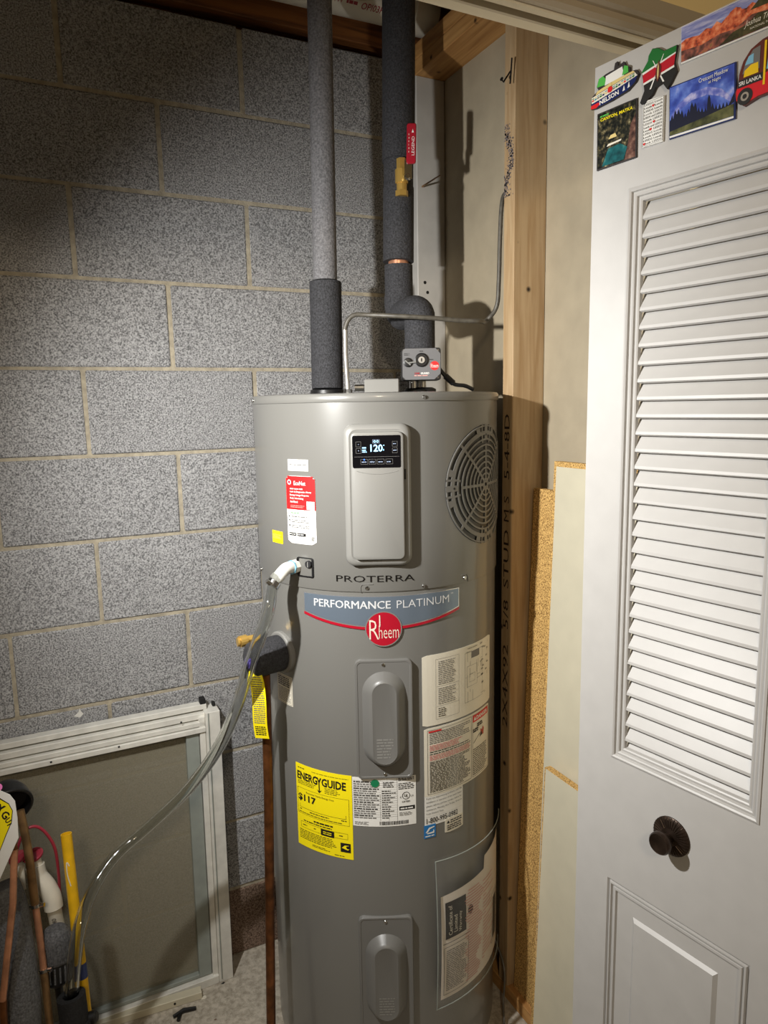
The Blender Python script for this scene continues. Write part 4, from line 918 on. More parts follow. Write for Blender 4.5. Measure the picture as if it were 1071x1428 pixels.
# white gasket ring round the relief valve port
a_ = math.radians(-76); TN = Vector((math.sin(a_), -math.cos(a_), 0)); TP = S(-76, 1.000)
part('port_ring', lathe([(0.046, -0.010), (0.046, 0.006), (0.043, 0.0085), (0.030, 0.0085)], TP, TN, 40), 'plastic_grey', wh, True)
# ---- things on the tank top: frame facing the opening (a to the right, b towards the opening)
TU = Vector((0.901, -0.434, 0)); TB = Vector((-0.434, -0.901, 0)); ZZ = Vector((0, 0, 1))
def tp(a, b, z): return Vector((TC.x, TC.y, 0))+TU*a+TB*b+ZZ*z
def tbox(a0, a1, b0, b1, z0, z1, ch=0.001): return frame_box((TC.x, TC.y, 0), TU, TB, ZZ, a0, a1, b0, b1, z0, z1, ch)
part('junction_box', tbox(-0.022, 0.052, 0.055, 0.120, TOP, TOP+0.031, 0.002), 'plastic_grey', wh)
gl = part('cable_gland', tube([tp(-0.044, 0.075, TOP+0.014), tp(-0.022, 0.075, TOP+0.014)], 0.0075, 10), 'chrome', wh)
part('cable_gland', tube([tp(-0.060, 0.06, TOP), tp(-0.060, 0.06, TOP+0.012)], [0.011, 0.009], 12), 'chrome', wh)
part('pipe_collar', lathe([(0.040, 0), (0.040, 0.012), (0.034, 0.016)], tp(-0.110, -0.02, TOP), n=24), 'plastic_dark', wh, True)
part('pipe_collar', lathe([(0.036, 0), (0.036, 0.010), (0.028, 0.014)], tp(0.104, 0.010, TOP), n=24), 'plastic_dark', wh, True)

# left riser: black foam sleeve, slimmer grey foam above
A_ = tp(-0.110, -0.02, 0)
lean = Vector((0.020, 0.030, 0))
rz = lambda z: A_+lean*((z-1.56)/0.9)+ZZ*z
o = root('insulated_pipe', rz(TOP+0.016), 'grey foam insulated pipe rising from a black sleeve on heater top', 'pipe', 'insulated pipes')
part('foam_sleeve', tube([rz(1.566), rz(1.805)], 0.0365, 32), 'foam', o, True)
part('sleeve_rim', tube([rz(1.806), rz(1.809)], [0.0365, 0.030], 32), 'foam', o, True)
part('grey_insulation', tube([rz(1.80), rz(2.1), rz(2.42), rz(2.70)], 0.0272, 32), 'foam_grey', o, True)
# right riser: valve pipe, elbow, tall black insulation
B_ = tp(0.104, 0.010, 0); C_ = tp(0.062, -0.100, 0)
o = root('insulated_pipe', B_+ZZ*(TOP+0.012), 'black foam insulated pipe with offset elbow and red ball valve', 'pipe', 'insulated pipes')
part('foam_sleeve', tube([B_+ZZ*1.615, B_+ZZ*1.73], 0.0345, 32), 'foam', o, True)
BC = C_-B_
part('foam_elbow', tube(smooth_path([B_+ZZ*1.715, B_+ZZ*1.728+BC*0.03, B_+ZZ*1.737+BC*0.22, B_+BC*0.55+ZZ*1.737, B_+BC*0.86+ZZ*1.738, C_+BC*0.0+ZZ*1.762, C_+ZZ*1.785], 6), 0.0348, 28), 'foam', o, True)
part('foam_riser', tube([C_+ZZ*1.775, C_+ZZ*1.854], 0.0335, 28), 'foam', o, True)
part('bare_joint', tube([C_+ZZ*1.85, C_+ZZ*1.868], 0.0240, 20), 'copper', o, True)
cl_ = Vector((0.028, 0.030, 0)); cz = lambda z: C_+cl_*((z-1.86)/0.7)+ZZ*z
part('tall_insulation', [tube([cz(1.862), cz(2.03)], 0.0365, 32), tube([cz(2.02), cz(2.095)], 0.0350, 32), tube([cz(2.09), cz(2.45), cz(2.515), cz(2.522)], [0.0385, 0.0385, 0.0385, 0.032], 32)], 'foam', o, True)
part('copper_core', tube([cz(2.50), cz(2.74)], 0.0111, 20), 'copper', o, True)
# ball valve: brass body + red lever
v0 = cz(2.045)+TB*0.036+TU*0.006
vb = part('valve_body', [tube([v0+ZZ*-0.042, v0+ZZ*-0.030], 0.0150, 6), tube([v0+ZZ*-0.030, v0+ZZ*-0.014], 0.0120, 16), tube([v0+ZZ*-0.014, v0+ZZ*0.016], 0.0150, 16), tube([v0+ZZ*0.016, v0+ZZ*0.040], 0.0115, 6)], 'brass', o)
s0 = v0+TU*0.010+TB*0.018
part('valve_stem', [tube([v0+TB*0.008+TU*0.008, s0+TU*0.003+TB*0.006], 0.0065, 12), lathe([(0.0085, 0), (0.0085, 0.006), (0.005, 0.009), (0.0, 0.009)], s0+TU*0.003-ZZ*0.006, TB, 8)], 'chrome', vb, True)
lv = part('lever', frame_box(s0+TB*0.006, TU, ZZ, TB, -0.004, 0.013, -0.012, 0.030, -0.001, 0.002, 0.0005), 'chrome', o)
lr = part('lever_grip', rr_loft(lambda x, y, d: s0+TU*(0.012+x+y*0.03)+ZZ*(0.063+y)+TB*(0.004+d), [(0.020, 0.084, 0.004, 0.0), (0.0215, 0.0855, 0.005, 0.002), (0.0215, 0.0855, 0.005, 0.007), (0.018, 0.082, 0.004, 0.009)], 4), 'red_plastic', o, True, 'red lever grip')
P = Print(lambda x, y, d: s0+TU*(0.012+x+y*0.03)+ZZ*(0.063+y)+TB*(0.0135+d), 0.0, 1.0)
P.text('LEGEND', 0.0035, -0.006, w=0.040, h=0.0065, m='white', rot=PI/2); P.words(-0.007, -0.022, -0.004, 0.022, 6, 'pink_print', 0.5, word=0.004)
P.poly([(0.0, 0.022), (0.005, 0.022), (0.0025, 0.030)], 'white'); P.finish(lr)
# leak shut-off box on its stub
o = root('shutoff_valve', B_+TB*0.03+ZZ*TOP, 'grey motorised shut-off valve box with key dial and red badge', 'valve')
part('stub', [tube([B_+TB*0.0+ZZ*(TOP+0.012), B_+ZZ*1.62], 0.0135, 18), tube([tp(0.085, 0.045, TOP+0.004), tp(0.085, 0.045, 1.60)], 0.0075, 14)], 'chrome', o, True)
part('stub_base', lathe([(0.024, 0), (0.024, 0.007), (0.018, 0.011)], tp(0.090, 0.040, TOP+0.001), n=20), 'rubber', o, True)
gb = lambda x, y, d: tp(0.103+x, 0.045+d, 1.613+y)
bx_ = part('box_body', rr_loft(gb, [(0.086, 0.070, 0.006, -0.030), (0.086, 0.070, 0.006, 0.028), (0.084, 0.068, 0.006, 0.031)], 4), 'plastic_dark', o)
oc = [(-0.0415, -0.027), (-0.035, -0.0335), (0.028, -0.0335), (0.0415, -0.021), (0.0415, 0.022), (0.031, 0.0335), (-0.0355, 0.0335), (-0.0415, 0.028)]
fp = part('face_plate', ([gb(x, y, 0.0312) for x, y in oc]+[gb(x, y, 0.0328) for x, y in oc], [tuple(range(8, 16))]+[(i, (i+1) % 8, 8+(i+1) % 8, 8+i) for i in range(8)]), 'guard', o)
GN = gb(0, 0, 1)-gb(0, 0, 0)
kd = part('key_dial', lathe([(0.0150, 0), (0.0150, 0.003), (0.0130, 0.004), (0.0125, 0.003), (0.0095, 0.003), (0.009, 0.004), (0.0, 0.004)], gb(0.0, 0.0085, 0.0328), GN, 28), 'plastic_dark', o, True)
part('dial_face', lathe([(0.0075, 0), (0.0070, 0.0012), (0.0, 0.0012)], gb(0.0, 0.0085, 0.0366), GN, 20), 'silver', kd)
P = Print(gb, 0.0380, 1.0); P.disc(0.0, 0.0085, 0.0016, 'black_print', 0.0003, 12, 0.0042); P.finish(kd)
k2 = part('key_dial', lathe([(0.0100, 0), (0.0100, 0.003), (0.0082, 0.004), (0.0, 0.003)], gb(-0.0295, 0.0035, 0.0328), GN, 24), 'plastic_dark', o, True)
part('key_tab', [tube([gb(-0.030, 0.002, 0.037), gb(-0.012, 0.0045, 0.037)], 0.0018, 6), tube([gb(-0.036, 0.008, 0.037), gb(-0.024, -0.002, 0.037)], 0.0016, 6)], 'plastic_grey', k2)
for x, y in ((0.036, 0.029), (0.036, -0.029), (-0.038, 0.030)):
    part('screw', lathe([(0.0024, 0), (0.0020, 0.0012), (0, 0.0012)], gb(x, y, 0.0315), GN, 10), 'chrome', bx_)
P = Print(gb, 0.0331, 1.0)
P.disc(0.0285, -0.0040, 0.0098, 'red_print'); P.text('Rheem', 0.0285, -0.0040, w=0.0165, h=0.0085, m='white', lift=0.0003)
P.text('GUARD', 0.0075, -0.0200, w=0.0185, h=0.0042, m='white', bold=0.03); P.text('LEAK', -0.0095, -0.0200, w=0.0115, h=0.0042, m='dark_red', bold=0.02); P.words(-0.016, -0.0262, 0.015, -0.0236, 1, 'pink_print', 0.8, ragged=0)
P.words(-0.004, 0.0260, 0.004, 0.0285, 1, 'black_print', 0.6); P.words(0.017, 0.0080, 0.026, 0.0105, 1, 'black_print', 0.6); P.words(-0.038, 0.0180, -0.026, 0.0240, 2, 'black_print', 0.4)
P.finish(fp)
single('power_cord', [tube(smooth_path([tp(0.144, 0.03, 1.607), tp(0.160, 0.03, 1.588), tp(0.180, 0.025, 1.570), tp(0.205, 0.02, 1.566), tp(0.225, 0.01, 1.5575)], 6), 0.0045, 10), tube([tp(0.160, 0.03, 1.588), tp(0.178, 0.026, 1.572)], 0.0072, 10)],
       'rubber', tp(0.225, 0.01, 1.553), 'black power cord plugged into the shut-off valve box', 'cord', smooth=True)
single('supply_cable', tube(smooth_path([tp(-0.060, 0.06, 1.560), tp(-0.063, 0.058, 1.64), tp(-0.062, 0.058, 1.695), tp(-0.045, 0.060, 1.720), tp(-0.01, 0.060, 1.721), tp(0.05, 0.075, 1.716), tp(0.12, 0.075, 1.711), tp(0.19, 0.06, 1.706), tp(0.235, 0.045, 1.706), Vector((0.975, 1.420, 1.716)), Vector((0.989, 1.398, 1.745)), Vector((0.991, 1.392, 1.80)), Vector((0.991, 1.388, 1.90)), Vector((0.995, 1.384, 1.98)), Vector((1.02, 1.378, 2.04)), Vector((1.04, 1.377, 2.38))], 7), 0.0050, 12),
       'cable', tp(-0.060, 0.06, 1.553), 'grey electrical cable looping from heater top to the stud', 'cable', smooth=True)
part('bright_sheath', tube([tp(-0.060, 0.061, 1.560), tp(-0.063, 0.059, 1.64), tp(-0.0625, 0.059, 1.69)], 0.0053, 12), 'wire_metal', bpy.data.objects['supply_cable'], True)

# ------------------------------------------------------------------ white drain pipe under the ceiling
o = root('drain_pipe', (0.3, 1.742, 2.47), 'white plastic drain pipe with red print running below the ceiling', 'pipe')
part('pipe_run', tube([(-0.9, 1.742, 2.508), (1.0, 1.742, 2.526)], 0.047, 40), 'pvc', o, True)
part('hub', tube([(0.955, 1.742, 2.5256), (1.02, 1.742, 2.5262)], 0.054, 40), 'pvc', o, True)
def pmap(x, y, d):
    a = -PI/2-0.43-y/0.047; r = 0.047+d; return Vector((x, 1.742+r*math.cos(a), 2.5195+(x-0.3)*0.0095+r*math.sin(a)))
P = Print(pmap, 0.0004, 0.01); P.text('P/W', 0.745, 0.016, w=0.030, h=0.012, m='red_cap'); P.words(0.768, 0.011, 0.799, 0.021, 1, 'red_cap', 0.7, ragged=0, word=0.008); P.text('OPI03P', 0.838, 0.014, w=0.060, h=0.015, m='red_cap', shear=0.15, bold=0.01)
P.words(1.0, 0.010, 1.03, 0.020, 1, 'grey_print', 0.7); P.finish(o)

# ------------------------------------------------------------------ relief valve sleeve, discharge pipe, tag
o = root('relief_valve', TP+TN*0.006, 'relief valve wrapped in a black foam sleeve with brass end', 'valve')
part('foam_sleeve', lathe([(0.0380, 0.0), (0.0390, 0.002), (0.0390, 0.058), (0.0365, 0.068), (0.0300, 0.073), (0.012, 0.074), (0.0, 0.072)], TP+TN*0.007, TN, 36), 'foam', o, True)
bq = TP+TN*0.062+Vector((-0.012, 0.038, 0.032))
part('brass_fitting', [tube([bq+Vector((0.03, 0.0, 0)), bq+Vector((0.0, -0.002, 0.0))], 0.0100, 6), tube([bq+Vector((0.0, -0.002, 0)), bq+Vector((-0.016, -0.004, -0.001))], 0.0125, 14), tube([bq+Vector((-0.016, -0.004, -0.001)), bq+Vector((-0.021, -0.004, -0.001))], 0.0095, 14)], 'brass', o)
E1 = TP+TN*0.045
dp = root('discharge_pipe', (E1.x-0.03, E1.y-0.02, 0), 'dark tarnished copper discharge pipe dropping from the relief valve', 'pipe')
part('copper_tube', tube([E1-ZZ*0.0392, E1+Vector((-0.005, -0.003, -0.3)), Vector((E1.x-0.030, E1.y-0.012, 0.02))], 0.0105, 20), 'old_copper', dp, True)
part('pipe_end', tube([Vector((E1.x-0.030, E1.y-0.012, 0.02)), Vector((E1.x-0.031, E1.y-0.0123, 0.0))], 0.0125, 20), 'old_copper', dp, True)
tf = TP+TN*0.084
tg = root('warning_tag', tf-ZZ*0.14, 'yellow printed warning tag hanging on a purple tie from relief valve', 'tag')
TU2 = Vector((0.80, -0.60, 0)).normalized(); TN2 = Vector((-0.60, -0.80, 0)).normalized()
tbase = tf+Vector((0.010, -0.012, -0.020))
def tagmap(x, y, d):      # y runs down
    t = y/0.150; bend = 0.006*math.sin(t*PI*1.2)
    return tbase+TU2*(x+0.012*t+0.004*math.sin(t*5))-ZZ*y+TN2*(d+bend)
n = 14; V, F = [], []
for i in range(n+1):
    t = 0.150*i/n; e = 0.006*(1-min(1, i/2.0))
    V += [tagmap(-0.0155+e, t, 0), tagmap(0.0155-e*0.4, t, 0)]
for i in range(n): F.append((2*i, 2*i+2, 2*i+3, 2*i+1))
V += [v+TN2*0.0008 for v in V]; k = 2*(n+1)
F += [tuple(k+q for q in reversed(f_)) for f_ in list(F)]
tc_ = part('tag_card', (V, F), 'yellow_label', tg)
P = Print(lambda x, y, d: tagmap(x, -y, d), 0.0012, 0.004); P.words(-0.0125, -0.115, 0.0125, -0.010, 22, 'grey_print', 0.42, ragged=0.1, word=0.006); P.words(-0.0115, -0.143, 0.0125, -0.120, 5, 'black_print', 0.5, ragged=0.1, word=0.006); P.finish(tc_)
part('purple_tie', [tube([tf+Vector((0.006*math.cos(t)*0.9-0.002, -0.004, 0.010*math.sin(t)-0.003)) for t in [2*PI*i/20 for i in range(21)]], 0.0032, 8), lathe([(0.009, 0), (0.008, 0.003), (0, 0.0035)], tf-ZZ*0.004, TN, 14)], 'purple', tg, True)
part('wire_clip', [tube([tf+Vector((-0.010, -0.008, 0.002)), tf+Vector((-0.012, -0.010, -0.03))], 0.0014, 6), tube([tf+Vector((-0.005, -0.009, 0.0)), tf+Vector((-0.009, -0.011, -0.031))], 0.0014, 6)], 'rubber', tg)

# ------------------------------------------------------------------ condensate elbow and clear hose
fo = fmap_at(-63.5, 1.1990, 0.003)
H0 = fo(0, 0, 0); HN = (fo(0, 0, 1)-H0)
hd = root('drain_hose', (0.02, 1.40, 0.42), 'clear vinyl drain hose curving from a white elbow down to black sleeve', 'hose')
e1, e2 = H0+HN*0.030, H0+HN*0.032+Vector((-0.022, -0.004, -0.020))
part('white_elbow', [tube([H0-HN*0.002, H0+HN*0.012], 0.0145, 8), tube(smooth_path([H0+HN*0.010, e1, e2+Vector((0.006, 0, 0.006)), e2], 5), [0.0125]*11+[0.0115]*5, 20)], 'white_plastic', hd, True)
part('hex_ring', tube([H0+HN*0.012, H0+HN*0.015], 0.0150, 8), 'tuk_blue', hd)
hdir = Vector((-0.62, -0.15, -0.77)).normalized()
part('hose_clamp', [tube([e2+hdir*0.002, e2+hdir*0.014], 0.0138, 24), tube([e2+hdir*0.008+Vector((-0.011, -0.012, 0.004)), e2+hdir*0.008+Vector((-0.018, -0.014, 0.012))], 0.0045, 8)], 'chrome', hd)
hp = [e2-hdir*0.010, e2+hdir*0.015, (0.3918, 1.3285, 1.1139), (0.3593, 1.3603, 1.0051), (0.3401, 1.4084, 0.8983), (0.3016, 1.4546, 0.7906), (0.2397, 1.4922, 0.6971), (0.1580, 1.5096, 0.6270), (0.0879, 1.4932, 0.5915), (0.0404, 1.4599, 0.5548), (0.0104, 1.4223, 0.5112), (-0.0055, 1.3965, 0.4576), (-0.0162, 1.3843, 0.3930), (-0.0189, 1.3680, 0.3684)]
part('clear_tube', tube(smooth_path(hp, 6), 0.0132, 22, inner=0.0092), 'tube', hd, True)

# ------------------------------------------------------------------ document pouch on the heater
PH0, PH1 = -4.0, 55.5
pw = math.radians(PH1-PH0)*TR
def bagmap(x, y, d):      # x along, y up from the bottom edge; bulges off the jacket
    t = x/pw; s1 = y/0.355
    z = 0.205+y-0.020*t*0.4-0.012*t*s1
    bulge = 0.016*(1-t)*(0.4+0.6*math.sin(min(1, max(0, s1))*PI*0.9+0.25))+0.006
    return S(PH0+math.degrees(x/TR), z, bulge+d)
def grid(f, x0, x1, y0, y1, d, nx=16, ny=12, yt=None):
    V, F = [], []
    for j in range(ny+1):
        for i in range(nx+1):
            x = x0+(x1-x0)*i/nx; ye = yt(x) if yt else y1; V.append(f(x, y0+(ye-y0)*j/ny, d(x, y0+(ye-y0)*j/ny) if callable(d) else d))
    for j in range(ny):
        for i in range(nx): F.append((j*(nx+1)+i, j*(nx+1)+i+1, (j+1)*(nx+1)+i+1, (j+1)*(nx+1)+i))
    return V, F
dpch = root('document_pouch', S(20, 0.20, 0.006), 'clear plastic pouch of warranty papers stuck low on the heater', 'pouch')
crk = lambda x, y: 0.0035+0.0012*math.sin(x*90+y*30)+0.0008*math.sin(y*75-x*40)
part('film_sleeve', [grid(bagmap, 0, pw, 0, 0.355, lambda x, y: 0.0060+crk(x, y), 40, 30), grid(bagmap, 0, pw, 0, 0.355, -0.0045, 18, 14)], 'bag', dpch, True)
part('film_seam', [tube([bagmap(0.001, y, 0.006) for y in [0.355*i/12 for i in range(13)]], 0.0012, 6), tube([bagmap(pw*i/14, 0.355, 0.006) for i in range(15)], 0.0012, 6), tube([bagmap(pw*i/14, 0.001, 0.006) for i in range(15)], 0.0012, 6)], 'alu_grey', dpch, True)
M['paper'] = mat('white_paper', (224, 216, 206), 0.6)
M['charcoal'] = mat('charcoal_print', (42, 40, 42), 0.4)
top_ = lambda x: 0.268+0.02*(x/pw)+(0.030 if x > pw*0.52 else 0.0)
pp = part('warranty_paper', grid(bagmap, 0.012, pw-0.004, 0.016, 0, 0.0005, 60, 40, yt=top_), 'paper', dpch)
P = Print(lambda x, y, d: bagmap(x, y, d+0.0005), 0.0007, 0.006, 0.01)
P.rect(0.022, 0.165, 0.078, 0.252, 'charcoal')
for i, s_txt in enumerate(('Certificate of', 'Limited', 'Warranty')): P.text(s_txt, 0.034+0.0135*i, 0.208-(0.012 if i else 0), w=(0.070, 0.040, 0.048)[i], h=0.0095, m='cream_label', rot=PI/2, lift=0.0009)
P.disc(0.092, 0.208, 0.0085, 'charcoal', 0.0003, 16, 0.011)
for k in range(34): 
    y_ = 0.030+0.0068*k; P.rect(0.080+0.006*math.sin(k), y_, 0.120+0.010*math.sin(k*0.7)+0.0004*k, y_+0.0024, 'pink_print', 0.0004)
P.rect(0.016, 0.154, 0.090, 0.1555, 'grey_print'); P.outline(0.018, 0.026, 0.086, 0.146, 0.0012, 'grey_print')
P.words(0.024, 0.034, 0.080, 0.138, 22, 'grey_print', 0.42, word=0.010)
for k in range(22):
    y_ = 0.050+0.0095*k; P.rect(0.140, y_, 0.150+0.05*abs(math.sin(k*1.3)), y_+0.0022, 'pink_print', 0.0004)
P.rect(0.200, 0.060, 0.226, 0.170, 'charcoal', 0.0003); P.outline(0.190, 0.050, 0.262, 0.185, 0.0012, 'grey_print'); P.words(0.232, 0.06, 0.258, 0.175, 14, 'grey_print', 0.4, word=0.008)
P.finish(pp)

# ------------------------------------------------------------------ particle boards leaning on the stud wall
def board(top_f, top_b, bot_f, bot_b, th, name='chipboard_panel', label='', lam=None):
    """leaning panel: four corners of its visible face (far/near, top/bottom), thickness away from the face"""
    tf_, tb_, bf_, bb_ = map(Vector, (top_f, top_b, bot_f, bot_b))
    N = (tb_-tf_).cross(bf_-tf_).normalized()
    if N.x > 0: N = -N
    o = root(name, bf_, label, 'board', 'boards leaning by the stud wall')
    V = [tf_, tb_, bb_, bf_]+[v-N*th for v in (tf_, tb_, bb_, bf_)]
    part('core', (V, [(0, 1, 2, 3), (7, 6, 5, 4), (0, 4, 5, 1), (1, 5, 6, 2), (2, 6, 7, 3), (3, 7, 4, 0)]), 'chip', o)
    if lam:
        L = lambda s1, t1: (tf_*(1-s1)+tb_*s1)*(1-t1)+(bf_*(1-s1)+bb_*s1)*t1+N*0.0008
        e, t0 = lam; V = [L(e, t0), L(1, t0), L(1, 1), L(e*0.9, 1)]
        V += [v-N*0.0007 for v in V]
        part('laminate', (V, [(0, 1, 2, 3), (0, 4, 5, 1), (3, 2, 6, 7), (0, 3, 7, 4), (1, 5, 6, 2)]), 'melamine', o, label='cream laminate face')
    return o
board((1.044, 1.322, 1.328), (1.044, 1.05, 1.328), (1.000, 1.322, 0.0), (1.000, 1.05, 0.0), 0.018, label='bare particle board panel wedged between stud and laminated board')
board((1.020, 1.222, 1.398), (1.020, 0.95, 1.398), (0.962, 1.205, 0.0), (0.962, 0.94, 0.0), 0.018, label='tall cream laminated board leaning on the wall with raw edges', lam=(0.030, 0.008))
board((0.966, 1.172, 0.722), (0.962, 0.93, 0.722), (0.938, 1.172, 0.0), (0.936, 0.93, 0.0), 0.016, label='short cream laminated board standing before the tall one', lam=(0.018, 0.002))

# ------------------------------------------------------------------ old window leaning on the block wall
wn = root('window_unit', (0.1, 1.775, 0), 'old white framed sliding window leaning against the block wall', 'window')
LE = 0.030
def wy(z): return -0.012*(1-z/0.77)*1.2
def wbox(x0, x1, y0, y1, z0, z1, ch=0.0012):
    V, F = box(x0, x1, y0, y1, z0, z1, ch)
    return [Vector((v[0]+0.006*(v[2]/0.77), v[1]+wy(v[2]), v[2])) for v in V], F
part('jamb', wbox(0.337, 0.374, 1.745, 1.800, 0.0, 0.757), 'alu', wn)
part('jamb_groove', wbox(0.3425, 0.3450, 1.743, 1.746, 0.01, 0.755, 0.0), 'alu_grey', wn)
part('jamb_lip', wbox(0.322, 0.3365, 1.752, 1.795, 0.012, 0.745), 'alu', wn)
part('top_channel', wbox(-0.75, 0.336, 1.785, 1.797, 0.700, 0.764), 'alu_grey', wn)
part('top_rail', wbox(-0.75, 0.346, 1.770, 1.797, 0.757, 0.771), 'alu', wn)
part('top_rail', wbox(-0.75, 0.350, 1.760, 1.782, 0.737, 0.752), 'alu', wn)
part('top_rail', wbox(-0.75, 0.3365, 1.752, 1.780, 0.721, 0.733), 'alu', wn)
part('top_rail', wbox(-0.75, 0.3365, 1.747, 1.780, 0.706, 0.719), 'alu', wn)
part('bottom_rail', wbox(-0.75, 0.3365, 1.745, 1.795, 0.0, 0.022), 'alu', wn)
part('sash_stile', wbox(0.288, 0.3205, 1.758, 1.785, 0.024, 0.706), 'alu_grey', wn)
part('sash_rail', wbox(-0.75, 0.288, 1.758, 1.785, 0.024, 0.034), 'alu_grey', wn)
part('glass_pane', wbox(-0.75, 0.288, 1.772, 1.776, 0.034, 0.706, 0.0), 'glass', wn, label='dusty dark glass')
part('corner_clip', wbox(0.330, 0.344, 1.770, 1.790, 0.771, 0.786), 'gasket', wn)
part('corner_clip', wbox(0.362, 0.370, 1.775, 1.790, 0.758, 0.768), 'gasket', wn)
for x, z in ((-0.02, 0.714), (0.13, 0.716), (0.28, 0.745)): part('nail_hole', tube([(x, 1.7468+wy(z), z), (x+0.004, 1.7462+wy(z), z+0.001)], 0.0022, 6), 'gasket', wn)

# ------------------------------------------------------------------ floor litter
V, F = frame_box((0.150, 1.722, 0.0), (0.9965, -0.083, 0), (0.083, 0.9965, 0), (0, 0, 1), -0.30, 0.135, -0.012, 0.012, 0.0005, 0.020, 0.001)
st_ = single('trim_strip', (V, F), 'melamine', (0.15, 1.722, 0.0005), 'short cream wood trim strip lying before the old window', 'trim')
part('nail_dot', lathe([(0.003, 0), (0.003, 0.001)], (0.215, 1.7045, 0.0108), (-0.083, -0.9965, 0), 10), 'rubber', st_)
rg = random.Random(21)
def chip_(cx, cy, s, m, name, lab, cat):
    n = 6; pts = [(cx+s*math.cos(2*PI*i/n+0.3)*rg.uniform(0.5, 1.2), cy+s*math.sin(2*PI*i/n+0.3)*rg.uniform(0.35, 0.8)) for i in range(n)]
    V = [Vector((x, y, 0.0004)) for x, y in pts]+[Vector((cx+(x-cx)*0.7, cy+(y-cy)*0.7, s*0.3)) for x, y in pts]
    F = [tuple(range(n-1, -1, -1)), tuple(range(n, 2*n))]+[(i, (i+1) % n, n+(i+1) % n, n+i) for i in range(n)]
    single(name, (V, F), m, (cx, cy, 0.0004), lab, cat)
single('black_fastener', [tube([(0.262, 1.672, 0.005), (0.232, 1.678, 0.006), (0.205, 1.672, 0.005)], [0.0045, 0.006, 0.0045], 8), tube([(0.222, 1.672, 0.006), (0.214, 1.655, 0.005)], 0.0045, 8)], 'rubber', (0.232, 1.675, 0.0), 'small black plastic bracket lying on concrete beside trim strip', 'bracket', smooth=True)
chip_(0.290, 1.700, 0.010, 'cream_label', 'paint_flake', 'pale flake lying on concrete near the window corner', 'flake')
chip_(0.345, 1.725, 0.006, 'rubber', 'dirt_clod', 'small black clod on concrete near the window corner', 'clod')
chip_(0.165, 1.625, 0.009, 'rubber', 'dirt_clod', 'black clod on concrete before the cream trim strip', 'clod')
chip_(0.300, 1.62, 0.004, 'block_brown', 'pebble', 'tiny brown pebble on bare concrete floor', 'pebble')
# torn scrap stuck to the wall
V = [Vector((0.040+x, WY-0.0016-d, 0.788+z)) for x, z, d in ((0, 0.002, 0), (0.010, 0.010, 0.003), (0.014, 0.022, 0.006), (0.017, 0.012, 0.003), (0.022, 0.004, 0.001), (0.014, -0.004, 0.0))]
V += [v+Vector((0, 0.0014, 0)) for v in V]; n = 6
single('paper_scrap', (V, [tuple(range(n)), tuple(range(2*n-1, n-1, -1))]+[(i, (i+1) % n, n+(i+1) % n, n+i) for i in range(n)]), 'white', (0.05, WY, 0.785), 'torn white scrap stuck on the block wall above the window', 'scrap')
# thin cable near the heater foot
single('thin_wire', tube(smooth_path([(1.000, 1.560, 0.62), (0.990, 1.470, 0.30), (0.984, 1.400, 0.16), (0.975, 1.330, 0.10), (0.945, 1.290, 0.03), (0.90, 1.22, 0.004), (0.84, 1.16, 0.0035)], 8), 0.0028, 8), 'cable', (0.84, 1.16, 0.0), 'thin grey wire hanging behind the heater down to floor', 'wire', smooth=True)

# ------------------------------------------------------------------ plumbing odds and ends at lower left
o = root('yellow_pipe', (0.003, 1.44, 0), 'yellow plastic pipe with open top standing behind the clear hose', 'pipe')
yt, yb = Vector((0.0, 1.494, 0.671)), Vector((0.012, 1.36, 0.0))
part('pipe_wall', tube([yt, yt*0.5+yb*0.5, yb], 0.0108, 24, inner=0.0090), 'yellow_plastic', o, True)
yd = (yb-yt).normalized(); q0 = yt+yd*0.262
part('tape_band', tube([q0, q0+yd*0.030], 0.0112, 24), 'blue_tape', o, True)
yv = Vector((-0.25, -0.95, 0)).normalized()
part('glue_drip', tube(smooth_path([yt+yd*0.060+yv*0.0108+Vector((0.002, 0, 0)), yt+yd*0.052+yv*0.0112+Vector((-0.002, 0, 0)), yt+yd*0.075+yv*0.0112+Vector((-0.003, 0, 0)), yt+yd*0.10+yv*0.0110+Vector((0.001, 0, 0))], 5), 0.0012, 6), 'pvc', o, True)
o = root('pvc_elbow', (-0.028, 1.47, 0), 'white plastic elbow pipe closed with a crimson ring cap', 'pipe')
pp_ = [Vector((-0.0620, 1.5136, 0.6081)), Vector((-0.0586, 1.5083, 0.5863)), Vector((-0.0457, 1.4987, 0.5671)), Vector((-0.0370, 1.4908, 0.5452)), Vector((-0.0350, 1.4860, 0.5220))]
part('elbow', tube(smooth_path(pp_, 5), 0.0178, 26), 'pvc', o, True)
part('neck', tube([Vector((-0.0634, 1.5169, 0.6241)), Vector((-0.0613, 1.5120, 0.6008))], 0.0130, 20), 'cream_label', o, True)
pb = Vector((-0.0302, 1.4935, 0.4595))
pl_ = part('pipe_run', tube([pp_[-1], pb, Vector((pb.x+0.004, pb.y+0.015, 0.0))], 0.0137, 22), 'pvc', o, True)
ax = (pb-pp_[-1]).normalized(); side = Vector((-0.35, -0.93, 0)).normalized(); sd = ax.cross(side).normalized()
def pvm(x, y, d):
    a = y/0.0137; return pp_[-1]+ax*(0.030-x)+(side*math.cos(a)+sd*math.sin(a))*(0.0137+d)
P = Print(pvm, 0.0004, 0.01); P.text('SCH40', -0.006, -0.002, w=0.040, h=0.0085, m='grey_print', bold=0.01); P.finish(pl_)
cp = Vector((-0.0643, 1.5181, 0.6285)); ca = (Vector((-0.0650, 1.5197, 0.6357))-Vector((-0.0613, 1.5120, 0.6008))).normalized(); ca = (ca+Vector((-0.1, -0.35, 0))).normalized()
